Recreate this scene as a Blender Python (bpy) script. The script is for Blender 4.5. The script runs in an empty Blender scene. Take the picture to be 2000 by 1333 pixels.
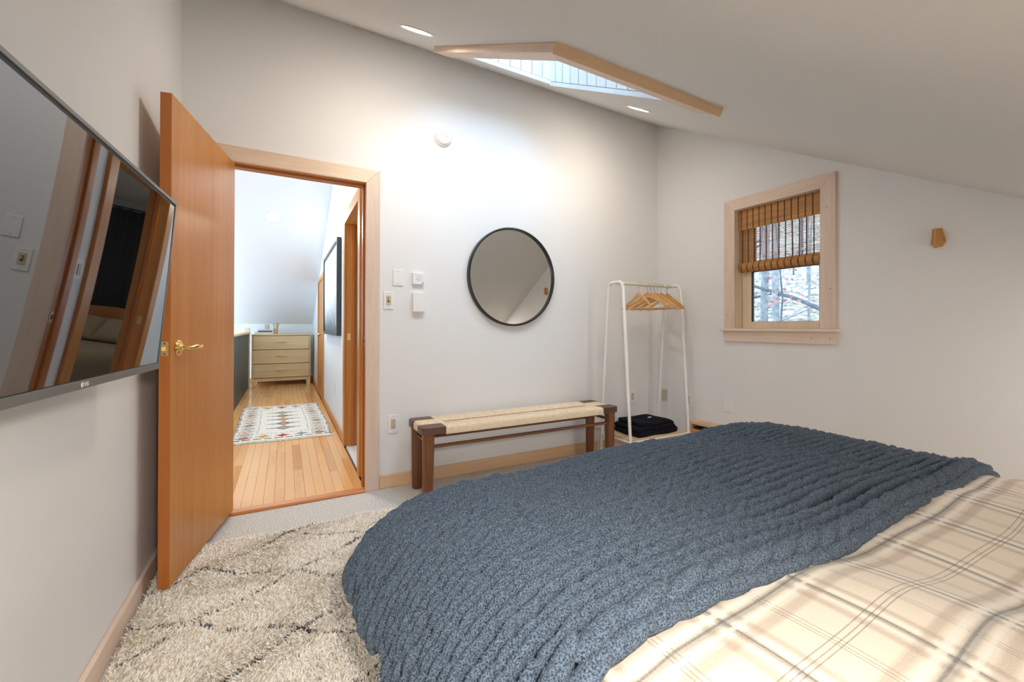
import bpy, math, random
import numpy as np
from mathutils import Vector, Matrix

random.seed(7)
rng = np.random.default_rng(7)
sc = bpy.context.scene
col = sc.collection
PI = math.pi

# ------------------------------------------------------------------ camera
cam_d = bpy.data.cameras.new('camera')
cam = bpy.data.objects.new('camera', cam_d)
col.objects.link(cam)
YAW, PITCH, ROLL = 0.4884, 0.0036, 0.0027
fw = Vector((math.sin(YAW) * math.cos(PITCH), math.cos(YAW) * math.cos(PITCH), math.sin(PITCH)))
rt = Vector((math.cos(YAW), -math.sin(YAW), 0))
up = rt.cross(fw)
r2 = rt * math.cos(ROLL) + up * math.sin(ROLL)
u2 = up * math.cos(ROLL) - rt * math.sin(ROLL)
mw = Matrix(((r2.x, u2.x, -fw.x), (r2.y, u2.y, -fw.y), (r2.z, u2.z, -fw.z))).to_4x4()
mw.translation = Vector((0.5145, -2.8488, 1.087))
cam.matrix_world = mw
cam_d.sensor_width = 36
cam_d.lens = 36 * 804.55 / 2000
cam_d.shift_x = 15.01 / 2000
cam_d.shift_y = -29.02 / 2000
cam_d.clip_start = 0.02
sc.camera = cam

# ------------------------------------------------------------------ view + world + lamps
sc.view_settings.view_transform = 'Standard'
sc.view_settings.look = 'None'
sc.view_settings.gamma = 1
sc.view_settings.use_curve_mapping = False
sc.view_settings.exposure = 0.66
world = bpy.data.worlds.new('sky')
sc.world = world
world.use_nodes = True
bg = world.node_tree.nodes['Background']
bg.inputs[0].default_value = (0.53, 0.74, 1.0, 1)
bg.inputs[1].default_value = 5.6
sc.cycles.max_bounces = 10
sc.cycles.diffuse_bounces = 7
sc.cycles.glossy_bounces = 4
sc.cycles.transparent_max_bounces = 12
sc.cycles.sample_clamp_indirect = 6

WARM = (1.0, 0.89, 0.76)
NEUT = (1.0, 0.95, 0.88)


def area(name, loc, direction, size, power, color, shape='DISK', size_y=None, spread=PI):
    d = bpy.data.lights.new(name, 'AREA')
    d.shape = shape
    d.size = size
    if size_y:
        d.size_y = size_y
    d.energy = power
    d.color = color
    d.spread = spread
    o = bpy.data.objects.new(name, d)
    col.objects.link(o)
    o.location = loc
    o.rotation_euler = Vector(direction).to_track_quat('-Z', 'Y').to_euler()
    return o


def portal(name, loc, direction, sx, sy):
    o = area(name, loc, direction, sx, 1, (1, 1, 1), 'RECTANGLE', sy)
    o.data.cycles.is_portal = True
    return o


# ------------------------------------------------------------------ geometry helpers
class MB:
    def __init__(s):
        s.v, s.f, s.mi, s.cm = [], [], [], 0

    def add(s, verts, faces):
        o = len(s.v)
        s.v += [tuple(p) for p in verts]
        s.f += [tuple(i + o for i in f) for f in faces]
        s.mi += [s.cm] * len(faces)
        return s

    def box(s, x0, x1, y0, y1, z0, z1):
        x0, x1 = min(x0, x1), max(x0, x1)
        y0, y1 = min(y0, y1), max(y0, y1)
        z0, z1 = min(z0, z1), max(z0, z1)
        v = [(x0, y0, z0), (x1, y0, z0), (x1, y1, z0), (x0, y1, z0), (x0, y0, z1), (x1, y0, z1), (x1, y1, z1), (x0, y1, z1)]
        return s.add(v, [(0, 3, 2, 1), (4, 5, 6, 7), (0, 1, 5, 4), (1, 2, 6, 5), (2, 3, 7, 6), (3, 0, 4, 7)])

    def obox(s, c, ax, ay, az, hx, hy, hz):
        c, ax, ay, az = Vector(c), Vector(ax), Vector(ay), Vector(az)
        v = []
        for k in (-1, 1):
            for i, j in ((-1, -1), (1, -1), (1, 1), (-1, 1)):
                v.append(c + ax * hx * i + ay * hy * j + az * hz * k)
        f = [(0, 3, 2, 1), (4, 5, 6, 7), (0, 1, 5, 4), (1, 2, 6, 5), (2, 3, 7, 6), (3, 0, 4, 7)]
        if ax.cross(ay).dot(az) < 0:
            f = [tuple(reversed(q)) for q in f]
        return s.add(v, f)

    def tube(s, pts, r, n=10, cap=True):
        pts = [Vector(p) for p in pts]
        rs = r if isinstance(r, (list, tuple)) else [r] * len(pts)
        rings, prev = [], None
        for i, p in enumerate(pts):
            t = (pts[min(i + 1, len(pts) - 1)] - pts[max(i - 1, 0)]).normalized()
            if prev is None:
                a = Vector((0, 0, 1)) if abs(t.z) < 0.9 else Vector((1, 0, 0))
                u = t.cross(a).normalized()
            else:
                u = (prev - t * prev.dot(t)).normalized()
            prev = u
            w = t.cross(u)
            rings.append([p + (u * math.cos(2 * PI * k / n) + w * math.sin(2 * PI * k / n)) * rs[i] for k in range(n)])
        v = [q for ring in rings for q in ring]
        f = []
        for i in range(len(pts) - 1):
            for k in range(n):
                a, b = i * n + k, i * n + (k + 1) % n
                f.append((a, b, b + n, a + n))
        if cap:
            f.append(tuple(reversed(range(n))))
            f.append(tuple(range(len(v) - n, len(v))))
        return s.add(v, f)

    def cyl(s, p0, p1, r0, r1=None, n=20):
        return s.tube([p0, p1], [r0, r0 if r1 is None else r1], n)

    def lathe(s, c, axis, prof, n=32):
        c, axis = Vector(c), Vector(axis).normalized()
        a = Vector((0, 0, 1)) if abs(axis.z) < 0.9 else Vector((1, 0, 0))
        u = axis.cross(a).normalized()
        w = axis.cross(u)
        v, f = [], []
        for r, h in prof:
            for k in range(n):
                v.append(c + axis * h + (u * math.cos(2 * PI * k / n) + w * math.sin(2 * PI * k / n)) * max(r, 1e-5))
        for i in range(len(prof) - 1):
            for k in range(n):
                a_, b_ = i * n + k, i * n + (k + 1) % n
                f.append((a_, b_, b_ + n, a_ + n))
        return s.add(v, f)

    def prism(s, poly, c, ax, ay, az, d):
        """2D outline in the ax, ay plane at c, thickness d along az (both ways half)."""
        c, ax, ay, az = Vector(c), Vector(ax), Vector(ay), Vector(az)
        n = len(poly)
        lo = [c + ax * p[0] + ay * p[1] - az * d / 2 for p in poly]
        hi = [c + ax * p[0] + ay * p[1] + az * d / 2 for p in poly]
        f = [tuple(reversed(range(n))), tuple(range(n, 2 * n))]
        for k in range(n):
            f.append((k, (k + 1) % n, (k + 1) % n + n, k + n))
        return s.add(lo + hi, f)

    def ball(s, c, rx, ry, rz, n=16, m=10):
        v, f = [], []
        for i in range(m + 1):
            th = PI * i / m
            for k in range(n):
                ph = 2 * PI * k / n
                v.append((c[0] + rx * max(math.sin(th), 1e-4) * math.cos(ph), c[1] + ry * max(math.sin(th), 1e-4) * math.sin(ph), c[2] + rz * math.cos(th)))
        for i in range(m):
            for k in range(n):
                a, b = i * n + k, i * n + (k + 1) % n
                f.append((a, a + n, b + n, b))
        return s.add(v, f)

    def quad(s, a, b, c, d):
        return s.add([a, b, c, d], [(0, 1, 2, 3)])


def build(name, mb, mat, parent=None, bevel=0, smooth=False, kind=None, label=None, cat=None, group=None, seg=2):
    me = bpy.data.meshes.new(name)
    me.from_pydata(mb.v, [], mb.f)
    mats = mat if isinstance(mat, (list, tuple)) else [mat]
    for m in mats:
        me.materials.append(m)
    if len(mats) > 1:
        me.polygons.foreach_set('material_index', mb.mi)
    if smooth:
        me.polygons.foreach_set('use_smooth', [True] * len(me.polygons))
    me.update()
    return link(name, me, parent, bevel, kind, label, cat, group, seg, smooth)


def link(name, me, parent=None, bevel=0, kind=None, label=None, cat=None, group=None, seg=2, smooth=False):
    o = bpy.data.objects.new(name, me)
    col.objects.link(o)
    if parent:
        o.parent = parent
        o.matrix_parent_inverse = ROOTM[parent.name].inverted()
        ROOTM[o.name] = Matrix()
    else:
        ROOTM[o.name] = Matrix()
    if bevel:
        b = o.modifiers.new('bevel', 'BEVEL')
        b.width = bevel
        b.segments = seg
        b.limit_method = 'ANGLE'
        b.angle_limit = math.radians(40)
    if bevel and not smooth:
        me.polygons.foreach_set('use_smooth', [True] * len(me.polygons))
    if (bevel or smooth) and hasattr(me, 'set_sharp_from_angle'):
        me.set_sharp_from_angle(angle=math.radians(35 if not smooth else 50))
    tag(o, label, cat, group, kind)
    return o


ROOTM = {}


def tag(o, label=None, cat=None, group=None, kind=None):
    if label:
        o['label'] = label
    if cat:
        o['category'] = cat
    if group:
        o['group'] = group
    if kind:
        o['kind'] = kind


def thing(name, label, cat, loc, group=None, kind=None):
    o = bpy.data.objects.new(name, None)
    col.objects.link(o)
    o.location = loc
    o.empty_display_size = 0.05
    ROOTM[o.name] = Matrix.Translation(Vector(loc))
    tag(o, label, cat, group, kind)
    return o


def copy_tree(root, delta, label=None, rotz=0):
    """copy a thing with its parts and sub-parts, moved by delta and turned about its own base"""
    r = root.copy()
    col.objects.link(r)
    r.location = root.location + Vector(delta)
    r.rotation_euler = (0, 0, rotz)
    if label:
        r['label'] = label
    for ch in list(root.children):
        c = ch.copy()
        col.objects.link(c)
        c.parent = r
        c.matrix_parent_inverse = ch.matrix_parent_inverse.copy()
        for g in list(ch.children):
            d = g.copy()
            col.objects.link(d)
            d.parent = c
            d.matrix_parent_inverse = g.matrix_parent_inverse.copy()
    return r


def add_rounded(mb, x0, x1, y0, y1, z0, z1, rx=0.03, nx=18, ny=18, fn=None):
    """soft pillow-like slab: two-sided grid with a rounded rim"""
    v, f = [], []
    w, d, h = x1 - x0, y1 - y0, z1 - z0
    for side in (1, -1):
        for i in range(nx + 1):
            for j in range(ny + 1):
                a, b = 2 * i / nx - 1, 2 * j / ny - 1
                a, b = math.sin(a * PI / 2), math.sin(b * PI / 2)
                ex = max(0.0, 1 - abs(a) ** (w / rx)) ** 0.5
                ey = max(0.0, 1 - abs(b) ** (d / rx)) ** 0.5
                t = ex * ey
                x, y = x0 + w * (a + 1) / 2, y0 + d * (b + 1) / 2
                z = (z0 + z1) / 2 + side * h / 2 * t
                if fn:
                    x, y, z = fn(x, y, z, a, b, side)
                v.append((x, y, z))
    n = (nx + 1) * (ny + 1)
    for sd in (0, 1):
        for i in range(nx):
            for j in range(ny):
                q = [sd * n + i * (ny + 1) + j, sd * n + (i + 1) * (ny + 1) + j, sd * n + (i + 1) * (ny + 1) + j + 1, sd * n + i * (ny + 1) + j + 1]
                f.append(tuple(q if sd == 0 else reversed(q)))
    return mb.add(v, f)


def rounded_box(mb, x0, x1, y0, y1, z0, z1, r, n=14, fn=None):
    c = np.array([(x0 + x1) / 2, (y0 + y1) / 2, (z0 + z1) / 2])
    h = np.array([(x1 - x0) / 2, (y1 - y0) / 2, (z1 - z0) / 2])
    inner = np.maximum(h - r, 1e-4)
    g = np.sign(np.linspace(-1, 1, n + 1)) * np.abs(np.linspace(-1, 1, n + 1)) ** 0.8
    for ax in range(3):
        for s_ in (-1, 1):
            v, f = [], []
            for i in range(n + 1):
                for j in range(n + 1):
                    p = np.zeros(3)
                    p[ax] = s_ * h[ax]
                    p[(ax + 1) % 3] = g[i] * h[(ax + 1) % 3]
                    p[(ax + 2) % 3] = g[j] * h[(ax + 2) % 3]
                    q = np.clip(p, -inner, inner)
                    d = p - q
                    L = np.linalg.norm(d)
                    p = q + d / max(L, 1e-9) * np.minimum(r, h.min()) if L > 1e-9 else p
                    a, b = p[0] / h[0], p[1] / h[1]
                    w = c + p
                    v.append(fn(w[0], w[1], w[2], a, b, 1 if p[2] > 0 else -1) if fn else tuple(w))
            for i in range(n):
                for j in range(n):
                    q = (i * (n + 1) + j, (i + 1) * (n + 1) + j, (i + 1) * (n + 1) + j + 1, i * (n + 1) + j + 1)
                    f.append(q if s_ > 0 else tuple(reversed(q)))
            mb.add(v, f)
    return mb


# ------------------------------------------------------------------ materials
def nmat(name):
    m = bpy.data.materials.new(name)
    m.use_nodes = True
    nt = m.node_tree
    return m, nt, nt.nodes['Principled BSDF']


def N(nt, t, **kw):
    n = nt.nodes.new(t)
    for k, v in kw.items():
        if k.startswith('i_'):
            n.inputs[k[2:].replace('_', ' ')].default_value = v
        else:
            setattr(n, k, v)
    return n


def plain(name, c, rough=0.5, metal=0, bump=0, bscale=200, var=0, spec=0.5, vscale=20):
    m, nt, b = nmat(name)
    b.inputs['Base Color'].default_value = (*c, 1)
    b.inputs['Roughness'].default_value = rough
    b.inputs['Metallic'].default_value = metal
    b.inputs['Specular IOR Level'].default_value = spec
    tc = N(nt, 'ShaderNodeTexCoord')
    if var:
        n = N(nt, 'ShaderNodeTexNoise', i_Scale=vscale, i_Detail=4.0)
        nt.links.new(tc.outputs['Object'], n.inputs['Vector'])
        r = N(nt, 'ShaderNodeValToRGB')
        r.color_ramp.elements[0].position = 0.3
        r.color_ramp.elements[1].position = 0.7
        r.color_ramp.elements[0].color = (*[max(0, x * (1 - var)) for x in c], 1)
        r.color_ramp.elements[1].color = (*[min(1, x * (1 + var)) for x in c], 1)
        nt.links.new(n.outputs['Fac'], r.inputs['Fac'])
        nt.links.new(r.outputs['Color'], b.inputs['Base Color'])
    if bump:
        n = N(nt, 'ShaderNodeTexNoise', i_Scale=bscale, i_Detail=3.0)
        nt.links.new(tc.outputs['Object'], n.inputs['Vector'])
        bp = N(nt, 'ShaderNodeBump', i_Strength=bump, i_Distance=0.002)
        nt.links.new(n.outputs['Fac'], bp.inputs['Height'])
        nt.links.new(bp.outputs['Normal'], b.inputs['Normal'])
    return m


def wood(name, c1, c2, axis=2, scale=6, rough=0.4, stretch=0.06, rnd=0.25, c3=None, spec=0.5, fine=60, knots=False):
    m, nt, b = nmat(name)
    b.inputs['Roughness'].default_value = rough
    b.inputs['Specular IOR Level'].default_value = spec
    tc = N(nt, 'ShaderNodeTexCoord')
    oi = N(nt, 'ShaderNodeObjectInfo')
    mul = N(nt, 'ShaderNodeVectorMath', operation='MULTIPLY_ADD')
    comb = N(nt, 'ShaderNodeCombineXYZ')
    for k in range(3):
        nt.links.new(oi.outputs['Random'], comb.inputs[k])
    nt.links.new(comb.outputs[0], mul.inputs[0])
    mul.inputs[1].default_value = (7.3, 5.1, 9.7)
    nt.links.new(tc.outputs['Object'], mul.inputs[2])
    mp = N(nt, 'ShaderNodeMapping')
    s = [1.0, 1.0, 1.0]
    s[axis] = stretch
    mp.inputs['Scale'].default_value = s
    nt.links.new(mul.outputs[0], mp.inputs['Vector'])
    n1 = N(nt, 'ShaderNodeTexNoise', i_Scale=float(scale), i_Detail=5.0, i_Roughness=0.6, i_Distortion=0.6)
    n2 = N(nt, 'ShaderNodeTexNoise', i_Scale=float(fine), i_Detail=3.0, i_Roughness=0.7)
    nt.links.new(mp.outputs[0], n1.inputs['Vector'])
    nt.links.new(mp.outputs[0], n2.inputs['Vector'])
    mx = N(nt, 'ShaderNodeMath', operation='MULTIPLY_ADD')
    nt.links.new(n2.outputs['Fac'], mx.inputs[0])
    mx.inputs[1].default_value = 0.45
    nt.links.new(n1.outputs['Fac'], mx.inputs[2])
    ad = N(nt, 'ShaderNodeMath', operation='MULTIPLY_ADD')
    nt.links.new(oi.outputs['Random'], ad.inputs[0])
    ad.inputs[1].default_value = rnd
    nt.links.new(mx.outputs[0], ad.inputs[2])
    r = N(nt, 'ShaderNodeValToRGB')
    e = r.color_ramp.elements
    e[0].position = 0.5
    e[1].position = 0.98 + rnd * 0.5
    e[0].color = (*c1, 1)
    e[1].color = (*c2, 1)
    if c3:
        q = r.color_ramp.elements.new(0.36)
        q.color = (*c3, 1)
    nt.links.new(ad.outputs[0], r.inputs['Fac'])
    nt.links.new(r.outputs['Color'], b.inputs['Base Color'])
    bp = N(nt, 'ShaderNodeBump', i_Strength=0.12, i_Distance=0.002)
    nt.links.new(n2.outputs['Fac'], bp.inputs['Height'])
    nt.links.new(bp.outputs['Normal'], b.inputs['Normal'])
    return m


def emit(name, c, s):
    m, nt, b = nmat(name)
    b.inputs['Base Color'].default_value = (*c, 1)
    b.inputs['Emission Color'].default_value = (*c, 1)
    b.inputs['Emission Strength'].default_value = s
    return m


def glass_mat(name, tint=(0.95, 0.98, 0.97)):
    m, nt, b = nmat(name)
    nt.nodes.remove(b)
    out = nt.nodes['Material Output']
    tr = N(nt, 'ShaderNodeBsdfTransparent')
    tr.inputs[0].default_value = (*tint, 1)
    gl = N(nt, 'ShaderNodeBsdfGlossy')
    gl.inputs['Roughness'].default_value = 0.01
    fr = N(nt, 'ShaderNodeFresnel', i_IOR=1.35)
    mx = N(nt, 'ShaderNodeMixShader')
    nt.links.new(fr.outputs[0], mx.inputs[0])
    nt.links.new(tr.outputs[0], mx.inputs[1])
    nt.links.new(gl.outputs[0], mx.inputs[2])
    nt.links.new(mx.outputs[0], out.inputs['Surface'])
    return m


M = {}
M['wall'] = plain('wall_paint', (0.787, 0.787, 0.790), 0.75, bump=0.06, bscale=140, spec=0.25)
M['ceiling'] = plain('ceiling_paint', (0.68, 0.67, 0.645), 0.85, bump=0.08, bscale=60, spec=0.2)
M['hall_wall'] = plain('hall_paint', (0.82, 0.83, 0.83), 0.75, bump=0.05, bscale=140, spec=0.25)
M['pickled'] = wood('pickled_pine', (0.63, 0.475, 0.38), (0.80, 0.66, 0.56), 2, 5, 0.5, 0.07, 0.15)
M['pickled_x'] = wood('pickled_pine_x', (0.62, 0.44, 0.32), (0.80, 0.64, 0.50), 0, 5, 0.5, 0.07, 0.15)
M['pickled_y'] = wood('pickled_pine_y', (0.66, 0.50, 0.39), (0.82, 0.68, 0.56), 1, 5, 0.5, 0.07, 0.15)
M['base_x'] = wood('base_pine_x', (0.60, 0.38, 0.22), (0.78, 0.54, 0.34), 0, 5, 0.5, 0.06, 0.15)
M['fir'] = wood('orange_fir', (0.46, 0.165, 0.026), (0.62, 0.275, 0.066), 2, 7, 0.35, 0.045, 0.12, c3=(0.34, 0.10, 0.014))
M['fir_x'] = wood('orange_fir_x', (0.42, 0.135, 0.03), (0.64, 0.26, 0.07), 0, 7, 0.35, 0.045, 0.12)
M['fir_y'] = wood('orange_fir_y', (0.50, 0.18, 0.045), (0.70, 0.32, 0.10), 1, 7, 0.35, 0.045, 0.12)
M['fir_dark'] = wood('orange_fir_edge', (0.43, 0.125, 0.018), (0.58, 0.20, 0.035), 2, 9, 0.35, 0.04, 0.1)
M['plank'] = wood('floor_plank_wood', (0.58, 0.235, 0.065), (0.78, 0.44, 0.18), 1, 9, 0.16, 0.05, 0.75, c3=(0.33, 0.11, 0.03))
M['walnut'] = wood('walnut', (0.11, 0.034, 0.010), (0.27, 0.10, 0.032), 2, 12, 0.38, 0.05, 0.15)
M['walnut_x'] = wood('walnut_x', (0.10, 0.034, 0.012), (0.23, 0.09, 0.035), 0, 12, 0.38, 0.05, 0.15)
M['walnut_top'] = wood('walnut_block', (0.07, 0.032, 0.022), (0.15, 0.075, 0.05), 0, 14, 0.42, 0.06, 0.1)
M['blond'] = wood('blond_oak', (0.66, 0.47, 0.23), (0.80, 0.63, 0.37), 0, 10, 0.5, 0.06, 0.15)
M['hanger'] = wood('hanger_beech', (0.52, 0.245, 0.075), (0.72, 0.42, 0.17), 1, 14, 0.35, 0.1, 0.35)
M['shelf'] = wood('shelf_ply', (0.60, 0.37, 0.20), (0.76, 0.53, 0.33), 0, 10, 0.5, 0.05, 0.1)
M['knobwood'] = wood('hook_wood', (0.38, 0.165, 0.035), (0.60, 0.31, 0.09), 2, 40, 0.4, 0.04, 0.1)
M['white_metal'] = plain('white_metal', (0.82, 0.80, 0.76), 0.35)
M['cream_metal'] = plain('cream_metal', (0.72, 0.68, 0.55), 0.3)
M['white_plastic'] = plain('white_plastic', (0.83, 0.83, 0.83), 0.35)
M['almond'] = plain('almond_plastic', (0.60, 0.51, 0.36), 0.4)
M['beige_plastic'] = plain('beige_plastic', (0.55, 0.50, 0.41), 0.45)
M['slot'] = plain('slot_black', (0.02, 0.02, 0.02), 0.6)
M['black'] = plain('black_frame', (0.012, 0.014, 0.017), 0.35)
M['blackframe2'] = plain('charcoal_frame', (0.02, 0.03, 0.035), 0.4)
M['screw'] = plain('screw_steel', (0.55, 0.55, 0.55), 0.35, 1)
M['steel'] = plain('hook_steel', (0.45, 0.45, 0.45), 0.28, 1)
M['brass'] = plain('polished_brass', (0.90, 0.62, 0.22), 0.14, 1)
M['brass_dull'] = plain('dull_brass', (0.72, 0.55, 0.28), 0.35, 1)
M['bezel'] = plain('tv_bezel', (0.19, 0.195, 0.19), 0.38, 0.5)
M['tvback'] = plain('tv_back', (0.02, 0.02, 0.02), 0.5)
M['darkfabric'] = plain('black_blanket', (0.008, 0.008, 0.012), 0.95, bump=0.5, bscale=500, spec=0.15)
M['teal'] = plain('teal_paint', (0.035, 0.075, 0.09), 0.4)
M['curtain'] = plain('dark_curtain', (0.010, 0.010, 0.011), 0.9)
M['beige_cloth'] = plain('beige_pillow', (0.42, 0.34, 0.23), 0.9, bump=0.3, bscale=250)
M['tile'] = plain('tile_white', (0.8, 0.82, 0.82), 0.2)
M['cord'] = wood('danish_cord', (0.72, 0.55, 0.36), (0.84, 0.70, 0.52), 1, 60, 0.8, 0.2, 0.0)
M['mattress'] = plain('mattress_white', (0.75, 0.73, 0.69), 0.9)
M['glass'] = glass_mat('window_glass')
M['lens'] = emit('lamp_lens', (1.0, 0.90, 0.74), 9.0)
M['lens_hall'] = emit('lamp_lens_hall', (1.0, 0.96, 0.88), 9.0)
M['sash'] = wood('sash_pine', (0.66, 0.52, 0.36), (0.80, 0.68, 0.50), 2, 6, 0.45, 0.06, 0.1)
M['gasket'] = plain('gasket_black', (0.01, 0.014, 0.014), 0.5)
M['shaft'] = wood('whitewashed_board', (0.62, 0.62, 0.61), (0.74, 0.74, 0.73), 2, 8, 0.6, 0.06, 0.35, c3=(0.45, 0.44, 0.42))

# mirror and dark glossy screen
m, nt, b = nmat('mirror_silver')
b.inputs['Metallic'].default_value = 1
b.inputs['Base Color'].default_value = (0.86, 0.87, 0.86, 1)
b.inputs['Roughness'].default_value = 0.0
M['mirror'] = m
m, nt, b = nmat('tv_screen')
b.inputs['Base Color'].default_value = (0.006, 0.007, 0.009, 1)
b.inputs['Roughness'].default_value = 0.015
b.inputs['IOR'].default_value = 2.3
M['screen'] = m


def carpet_mat():
    m, nt, b = nmat('carpet')
    tc = N(nt, 'ShaderNodeTexCoord')
    n = N(nt, 'ShaderNodeTexNoise', i_Scale=130.0, i_Detail=3.0)
    n2 = N(nt, 'ShaderNodeTexNoise', i_Scale=9.0, i_Detail=3.0)
    v = N(nt, 'ShaderNodeTexVoronoi', i_Scale=150.0)
    for q in (n, n2, v):
        nt.links.new(tc.outputs['Object'], q.inputs['Vector'])
    r = N(nt, 'ShaderNodeValToRGB')
    r.color_ramp.elements[0].position = 0.3
    r.color_ramp.elements[1].position = 0.68
    r.color_ramp.elements[0].color = (0.44, 0.41, 0.37, 1)
    r.color_ramp.elements[1].color = (0.82, 0.79, 0.74, 1)
    nt.links.new(n.outputs['Fac'], r.inputs['Fac'])
    mx = N(nt, 'ShaderNodeMix', data_type='RGBA', blend_type='MULTIPLY')
    mx.inputs[0].default_value = 0.35
    nt.links.new(r.outputs['Color'], mx.inputs[6])
    nt.links.new(n2.outputs['Color'], mx.inputs[7])
    nt.links.new(r.outputs['Color'], b.inputs['Base Color'])
    b.inputs['Roughness'].default_value = 0.95
    b.inputs['Specular IOR Level'].default_value = 0.1
    bp = N(nt, 'ShaderNodeBump', i_Strength=0.8, i_Distance=0.006)
    nt.links.new(v.outputs['Distance'], bp.inputs['Height'])
    nt.links.new(bp.outputs['Normal'], b.inputs['Normal'])
    return m


M['carpet'] = carpet_mat()


def attr_mat(name, attr='Col', rough=0.95, bump=0.0, spec=0.1, sheen=0.0, bscale=300):
    m, nt, b = nmat(name)
    a = N(nt, 'ShaderNodeAttribute', attribute_name=attr)
    nt.links.new(a.outputs['Color'], b.inputs['Base Color'])
    b.inputs['Roughness'].default_value = rough
    b.inputs['Specular IOR Level'].default_value = spec
    b.inputs['Sheen Weight'].default_value = sheen
    if bump:
        tc = N(nt, 'ShaderNodeTexCoord')
        n = N(nt, 'ShaderNodeTexNoise', i_Scale=float(bscale), i_Detail=3.0)
        nt.links.new(tc.outputs['Object'], n.inputs['Vector'])
        bp = N(nt, 'ShaderNodeBump', i_Strength=bump, i_Distance=0.003)
        nt.links.new(n.outputs['Fac'], bp.inputs['Height'])
        nt.links.new(bp.outputs['Normal'], b.inputs['Normal'])
    return m


M['shag'] = attr_mat('shag_pile', rough=0.9)
M['hallrug'] = attr_mat('woven_rug', bump=0.6, bscale=160)


def chenille():
    m, nt, b = nmat('chenille_yarn')
    tc = N(nt, 'ShaderNodeTexCoord')
    n = N(nt, 'ShaderNodeTexNoise', i_Scale=380.0, i_Detail=3.0, i_Roughness=0.7)
    nt.links.new(tc.outputs['Object'], n.inputs['Vector'])
    r = N(nt, 'ShaderNodeValToRGB')
    r.color_ramp.elements[0].position = 0.38
    r.color_ramp.elements[1].position = 0.62
    r.color_ramp.elements[0].color = (0.022, 0.033, 0.050, 1)
    r.color_ramp.elements[1].color = (0.19, 0.25, 0.33, 1)
    nt.links.new(n.outputs['Fac'], r.inputs['Fac'])
    nt.links.new(r.outputs['Color'], b.inputs['Base Color'])
    b.inputs['Roughness'].default_value = 0.95
    b.inputs['Specular IOR Level'].default_value = 0.1
    b.inputs['Sheen Weight'].default_value = 0.06
    b.inputs['Sheen Roughness'].default_value = 0.5
    bp = N(nt, 'ShaderNodeBump', i_Strength=0.9, i_Distance=0.004)
    nt.links.new(n.outputs['Fac'], bp.inputs['Height'])
    nt.links.new(bp.outputs['Normal'], b.inputs['Normal'])
    return m


M['chenille'] = chenille()


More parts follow.
